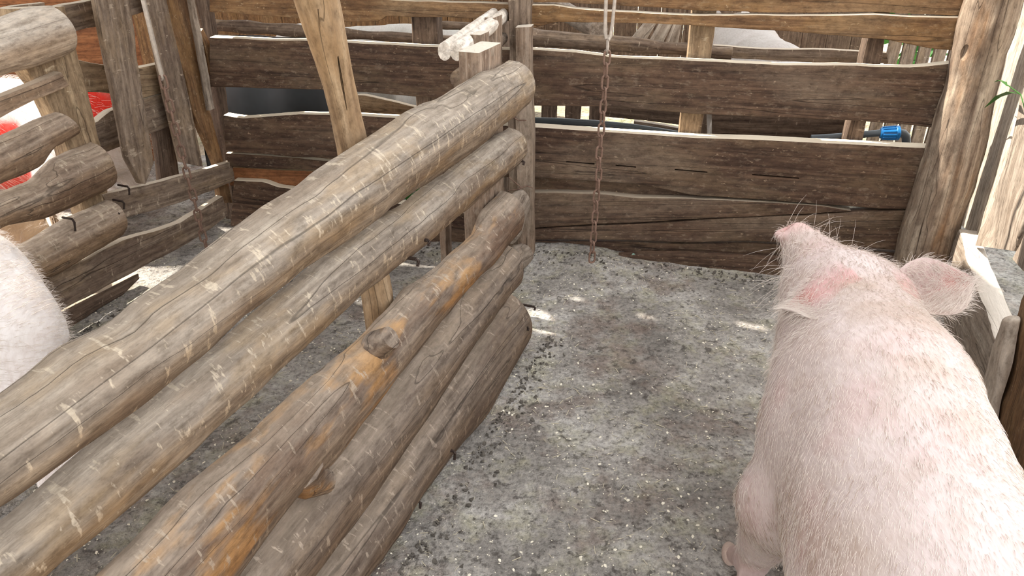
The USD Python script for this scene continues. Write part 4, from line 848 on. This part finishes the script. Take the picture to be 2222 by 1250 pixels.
cpl = tube([W(1910, 289), W(1914, 289), W(1922, 289), W(1942, 288.5), W(1944, 288.5), W(1950, 288.5), W(1952, 288.5)], [.02, .0235, .024, .026, .029, .029, .022], 16)
cp = put('coupling', cpl, 'blue_plastic', wp, 30, label='bright blue ribbed coupling')
for k in range(12):
    a = k / 12 * 2 * math.pi; ax = W(1942, 288.5) - W(1914, 289); L_ = np.linalg.norm(ax); ax /= L_; e1 = np.cross(ax, [0, 0, 1.0]); e1 /= np.linalg.norm(e1); e2 = np.cross(ax, e1)
    o = e1 * math.cos(a) + e2 * math.sin(a)
    put('rib', tube([W(1914, 289) + o * .024, W(1942, 288.5) + o * .0265], .003, 6), 'blue_plastic', cp, 30)
put('elbow', tube([W(1950, 288.5), W(1960, 290), W(1966, 296), W(1967, 312)], .017, 12), 'grey_plastic', wp)
tp = thing('tarp', 'dark grey sheet hanging behind the gap between the left back planks', 'tarp', beyond(.4).pt(0, 0))
ts = beyond(.45).sz([(440, 290), (770, 290)])[:, 0]
u, w = np.meshgrid(np.linspace(ts[0], ts[1], 40), np.linspace(-.02, .80, 14), indexing='ij')
fz = beyond(.45).pt(u.ravel(), w.ravel(), .012 * np.sin(u.ravel() * 23) + .01 * np.sin(w.ravel() * 17)).reshape(40, 14, 3)
back_ = fz - FENCE.n * .004
put('sheet', loft(np.concatenate([fz, back_[:, ::-1]], 1)), 'tarp', tp, 35)
def slat_fence(name, label, px, y0, y1, off, mat, n, gap, z0=0, z1=1.0, group=None):
    t = thing(name, label, 'fence', beyond(off).pt(0, 0)); pl = beyond(off); s = pl.sz([(px[0], (y0 + y1) / 2), (px[1], (y0 + y1) / 2)])[:, 0]
    st = (s[1] - s[0]) / n
    for i in range(n):
        a = s[0] + st * i; wput('slat', slab(pl, [(a, z0), (a, z1)], [(a + st * (1 - gap), z0), (a + st * (1 - gap), z1 + random.uniform(-.02, .03))], .025, 'plank', px=False), mat, t)
    wput('rail', slab(pl.off(-.03), [(s[0], .3), (s[1], .3)], [(s[0], .38), (s[1], .38)], .03, 'plank', px=False), mat, t)
    return t
slat_fence('picket_fence', 'picket fence with green gaps beyond the right end of the back fence', (1925, 2130), 90, 140, 1.3, 'old_wood', 6, .2, 0, 1.05)
slat_fence('picket_fence', 'dark picket fence with bright gaps beyond the lower right planks', (1125, 1330), 230, 260, 1.5, 'old_dark_wood', 4, .35, 0, .62)
slat_fence('picket_fence', 'brown board wall closing the pen behind the right back fence', (1000, 1900), 80, 120, 2.9, 'old_dark_wood', 18, .012, 0, 1.25)
slat_fence('picket_fence', 'reddish board wall far behind the left back planks', (200, 1080), 60, 100, 2.4, 'plank_brown_wood', 18, .012, 0, 1.2)
pw = thing('plywood_wall', 'orange-brown plywood sheets far behind the left fence', 'wall panel', (-3.2, 4.6, 0))
Pw = Plane((-2.9, 4.15, 0), (1.0, .16))
for i in range(2):
    a = -1.55 + i * 1.22; wput('sheet', slab(Pw, [(a, .0), (a + 1.2, .0)], [(a, 1.3), (a + 1.2, 1.3)], .018, 'plank', px=False, rough=.002), 'plank_orange_wood', pw)

# ------------------------------------------------------------------ small things
put('shard', trimesh.convex.convex_hull(at_z(1376, 548, .04) + A([0, -.01, 0]) + rng.normal(0, 1, (14, 3)) * A([.009, .005, .005])), 'glass_bit', None)
tag(stage.GetPrimAtPath('/World/shard'), 'small pale green glass shard stuck low on the back fence', 'shard')
sc = trimesh.creation.icosphere(3, 1.0); sc.vertices = sc.vertices * A([.10, .06, .045]) * (1 + (fbm(sc.vertices * 4, 4, 3) - .5)[:, None] * .9); sc.apply_translation(at_z(262, 402, .03) * A([1, 1, 0]) + A([-.12, .2, .05]))
put('plastic_scrap', sc, 'scrap', None); tag(stage.GetPrimAtPath('/World/plastic_scrap'), 'crumpled blue and white plastic scrap behind the pointed board', 'scrap')
# strewn chips and straw, uncounted
def instancer(name, label, protos, pts, scale, mats, cat, seed, parent_kind='stuff'):
    g = np.random.default_rng(seed)
    pi = UsdGeom.PointInstancer.Define(stage, f'/World/{name}'); paths = []
    UsdGeom.Scope.Define(stage, f'/World/{name}/shapes')
    for i, (m, mt) in enumerate(zip(protos, mats)):
        q = usdkit.mesh(stage, f'/World/{name}/shapes/{"abcdefgh"[i]}_shape', m, MAT[mt], smooth=False); paths.append(q.GetPath())
    pi.CreatePrototypesRel().SetTargets(paths)
    pi.CreatePositionsAttr(Vt.Vec3fArray.FromNumpy(pts.astype(np.float32)))
    n = len(pts); pi.CreateProtoIndicesAttr(Vt.IntArray.FromNumpy(g.integers(0, len(protos), n).astype(np.int32)))
    qs = []
    for a, b in zip(g.uniform(0, 2 * math.pi, n), g.normal(0, .25, n)):
        q = Gf.Rotation(Gf.Vec3d(0, 0, 1), math.degrees(a)) * Gf.Rotation(Gf.Vec3d(1, 0, 0), math.degrees(b)); qs.append(Gf.Quath(q.GetQuat()))
    pi.CreateOrientationsAttr(Vt.QuathArray(qs))
    pi.CreateScalesAttr(Vt.Vec3fArray.FromNumpy(np.repeat(g.uniform(*scale, (n, 1)), 3, 1).astype(np.float32)))
    tag(pi.GetPrim(), label, cat, kind='stuff')
def on_floor(n, seed, x=(-1.6, 1.2), y=(.35, 3.0)):
    g = np.random.default_rng(seed); X, Y = g.uniform(*x, n), g.uniform(*y, n); k = Y < fence_y(X) - .03; X, Y = X[k], Y[k]
    dens = fbm(np.stack([X * 2.5, Y * 2.5, X * 0], 1), 3, 8); k = dens > g.uniform(.3, .62, len(X)); X, Y = X[k], Y[k]
    return np.stack([X, Y, floor_z(X, Y) + .0015], 1)
chip = trimesh.convex.convex_hull(rng.normal(0, 1, (9, 3)) * A([.0028, .0018, .0008])); chip2 = trimesh.convex.convex_hull(rng.normal(0, 1, (9, 3)) * A([.0018, .0015, .0007])); stem = trimesh.creation.box((.016, .0011, .0009))
instancer('straw_chips', 'pale chips and bits of straw strewn over the pen floor', [chip, chip2, stem], on_floor(9000, 31), (.6, 1.7), ['pebble', 'pebble', 'straw'], 'litter', 5)
def along_rails(n, seed):
    g = np.random.default_rng(seed); s = g.uniform(-2.0, .1, n); o = .10 + g.exponential(.03, n); p = RAILS.pt(s, np.zeros(n), o)
    sb = g.uniform(-1.6, 1.3, n); q = FENCE.pt(sb, np.zeros(n), .06 + g.exponential(.035, n)); sl = g.uniform(-1.2, .5, n); l = LEFT.pt(sl, np.zeros(n), .07 + g.exponential(.04, n))
    P = np.vstack([p, q, l]); P[:, 2] = floor_z(P[:, 0], P[:, 1]) + .003; return P
clod = [trimesh.convex.convex_hull(rng.normal(0, 1, (14, 3)) * .005) for _ in range(2)]
instancer('dirt_crumbs', 'dark crumbs of dirt gathered along the feet of the fences', clod + [stem], along_rails(700, 12), (.2, .9), ['clod', 'clod', 'straw'], 'dirt', 6)

# ------------------------------------------------------------------ plants beyond the fences
def leaf(c, d, n, L, w):
    d = d / np.linalg.norm(d); s = np.cross(d, n); s /= np.linalg.norm(s) + 1e-9
    t = A([0, .3, .65, 1.0]); ww = A([.12, 1, .75, .05]) * w; pts = []
    for a, b in zip(t, ww): q = c + d * a * L - A([0, 0, .25]) * L * a * a; pts += [q - s * b, q + s * b]
    return A(pts), A([[0, 1, 3], [0, 3, 2], [2, 3, 5], [2, 5, 4], [4, 5, 7], [4, 7, 6]])
def shrub(name, label, c, r, n, L, seed, cat='shrub'):
    g = np.random.default_rng(seed); t = thing(name, label, cat, (c[0], c[1], 0)); V, Fs, k = [], [], 0
    for _ in range(n):
        u = g.normal(0, 1, 3); u /= np.linalg.norm(u); p = A(c) + u * A(r) * g.uniform(.5, 1) ** .4
        v, f = leaf(p, u + g.normal(0, .5, 3), g.normal(0, 1, 3), L * g.uniform(.6, 1.3), L * .28); V.append(v); Fs.append(f + k); k += len(v)
    put('leaves', trimesh.Trimesh(np.vstack(V), np.vstack(Fs), process=False), 'foliage', t, False)
    put('stem', tube([(c[0], c[1], 0), (c[0], c[1], c[2])], .02, 8), 'old_dark_wood', t, 35, wc=lambda v: v, edge=no_edge)
shrub('shrub', 'green bush beyond the picket fence at the right end', (3.5, 5.4, .5), (.9, .5, .65), 1100, .12, 3)
shrub('shrub', 'green bush outside the right-hand fence', (2.45, 2.6, .2), (.3, .5, .28), 600, .06, 4)
shrub('shrub', 'low green weeds behind the back fence near the blue coupling', (2.05, 3.55, .1), (.3, .2, .16), 220, .07, 5)
shrub('shrub', 'mossy weeds on the ground behind the left back planks', (-.25, 3.72, .03), (.3, .2, .06), 320, .05, 6)
sp_ = thing('leaf_sprig', 'bright green leaf sprig hanging over the top of the right-hand fence', 'leaf', (1.5, 2.2, .9))
rp = RIGHT.off(.06); q0, q1, q2, q3 = (rp.pt(*rp.sz([p])[0]) for p in ((2160, 172), (2168, 150), (2215, 205), (2230, 260)))
put('stem', tube([q3, q2, (q0 + q2) / 2 + A([0, 0, .004])], .0016, 6), 'foliage', sp_)
for a, b, w in ((q2, q0, .012), ((q0 + q2) / 2, q1, .008)):
    v, f = leaf(a, b - a, A([-.3, -.8, .6]), np.linalg.norm(b - a) * 1.1, w); put('leaf', trimesh.Trimesh(np.vstack([v, v - A([0, .0006, 0])]), np.vstack([f, f[:, ::-1] + len(v)]), process=False), 'foliage', sp_, False)

# ------------------------------------------------------------------ sheeting added out of view to block the sun, gaps placed for sun patches
ROOF_Z = 2.5
def to_roof(p): return A(p)[:2] + SUN_DIR[:2] * (ROOF_Z - A(p)[2]) / SUN_DIR[2]
def eave(x): return fence_y(x + 1.36) + .55
shade_roof = sg.Polygon([(-3.32, -3.0), (-.12, -3.0), (-.12, eave(-.12)), (-3.32, eave(-3.32))])
gaps = []  # openings projected along the sun to put bright patches on the floor
for quad in (((1138, 664), (1180, 672), (1212, 712), (1192, 724), (1138, 706)), ((1232, 643), (1262, 646), (1268, 652), (1238, 649)), ((1418, 652), (1478, 660), (1484, 667), (1424, 658)), ((1376, 677), (1415, 685), (1420, 692), (1380, 685)),
             ((1590, 694), (1655, 708), (1668, 718), (1598, 705)), ((590, 596), (632, 601), (636, 612), (598, 606)), ((768, 645), (790, 651), (790, 657), (768, 652)), ((688, 533), (704, 537), (704, 540), (690, 537))):
    gaps.append(sg.Polygon([to_roof(at_z(*p, 0.0)) for p in quad]))
gaps.append(sg.Polygon([to_roof(p) for p in ((-.98, 1.80, .6), (-.95, 1.0, .55), (-.95, .2, .6), (-1.9, .1, .6), (-1.85, 1.80, .6))]))  # opening added so that sun reaches the white pig
back_shade_roof = sg.Polygon([(-6, eave(-6) + .26), (2.6, eave(2.6) + .26), (2.6, 5.2), (-6, 6.4)])  # second unseen sheeting, added to shade the pen behind
rt = thing('shade_roof', 'unseen sheeting added to shade the left-hand pens, with gaps for sun patches', None, (-2, 1, ROOF_Z), kind='structure')
sheet = shade_roof.difference(shapely.union_all([g.buffer(0) for g in gaps]))
for g_ in list(getattr(sheet, 'geoms', [sheet])) + [back_shade_roof]:
    m = trimesh.creation.extrude_polygon(g_, .012, engine='earcut'); m.apply_translation((0, 0, ROOF_Z)); put('shade_sheet', m, 'shade_roof_metal', rt, False)
for y in (-1.0, .6, 2.7):
    wput('roof_beam', cuboid((-3.6, y, ROOF_Z - .05), (1.75 if y > 2 else -.15, y, ROOF_Z - .05), .07, .09), 'old_wood', rt)
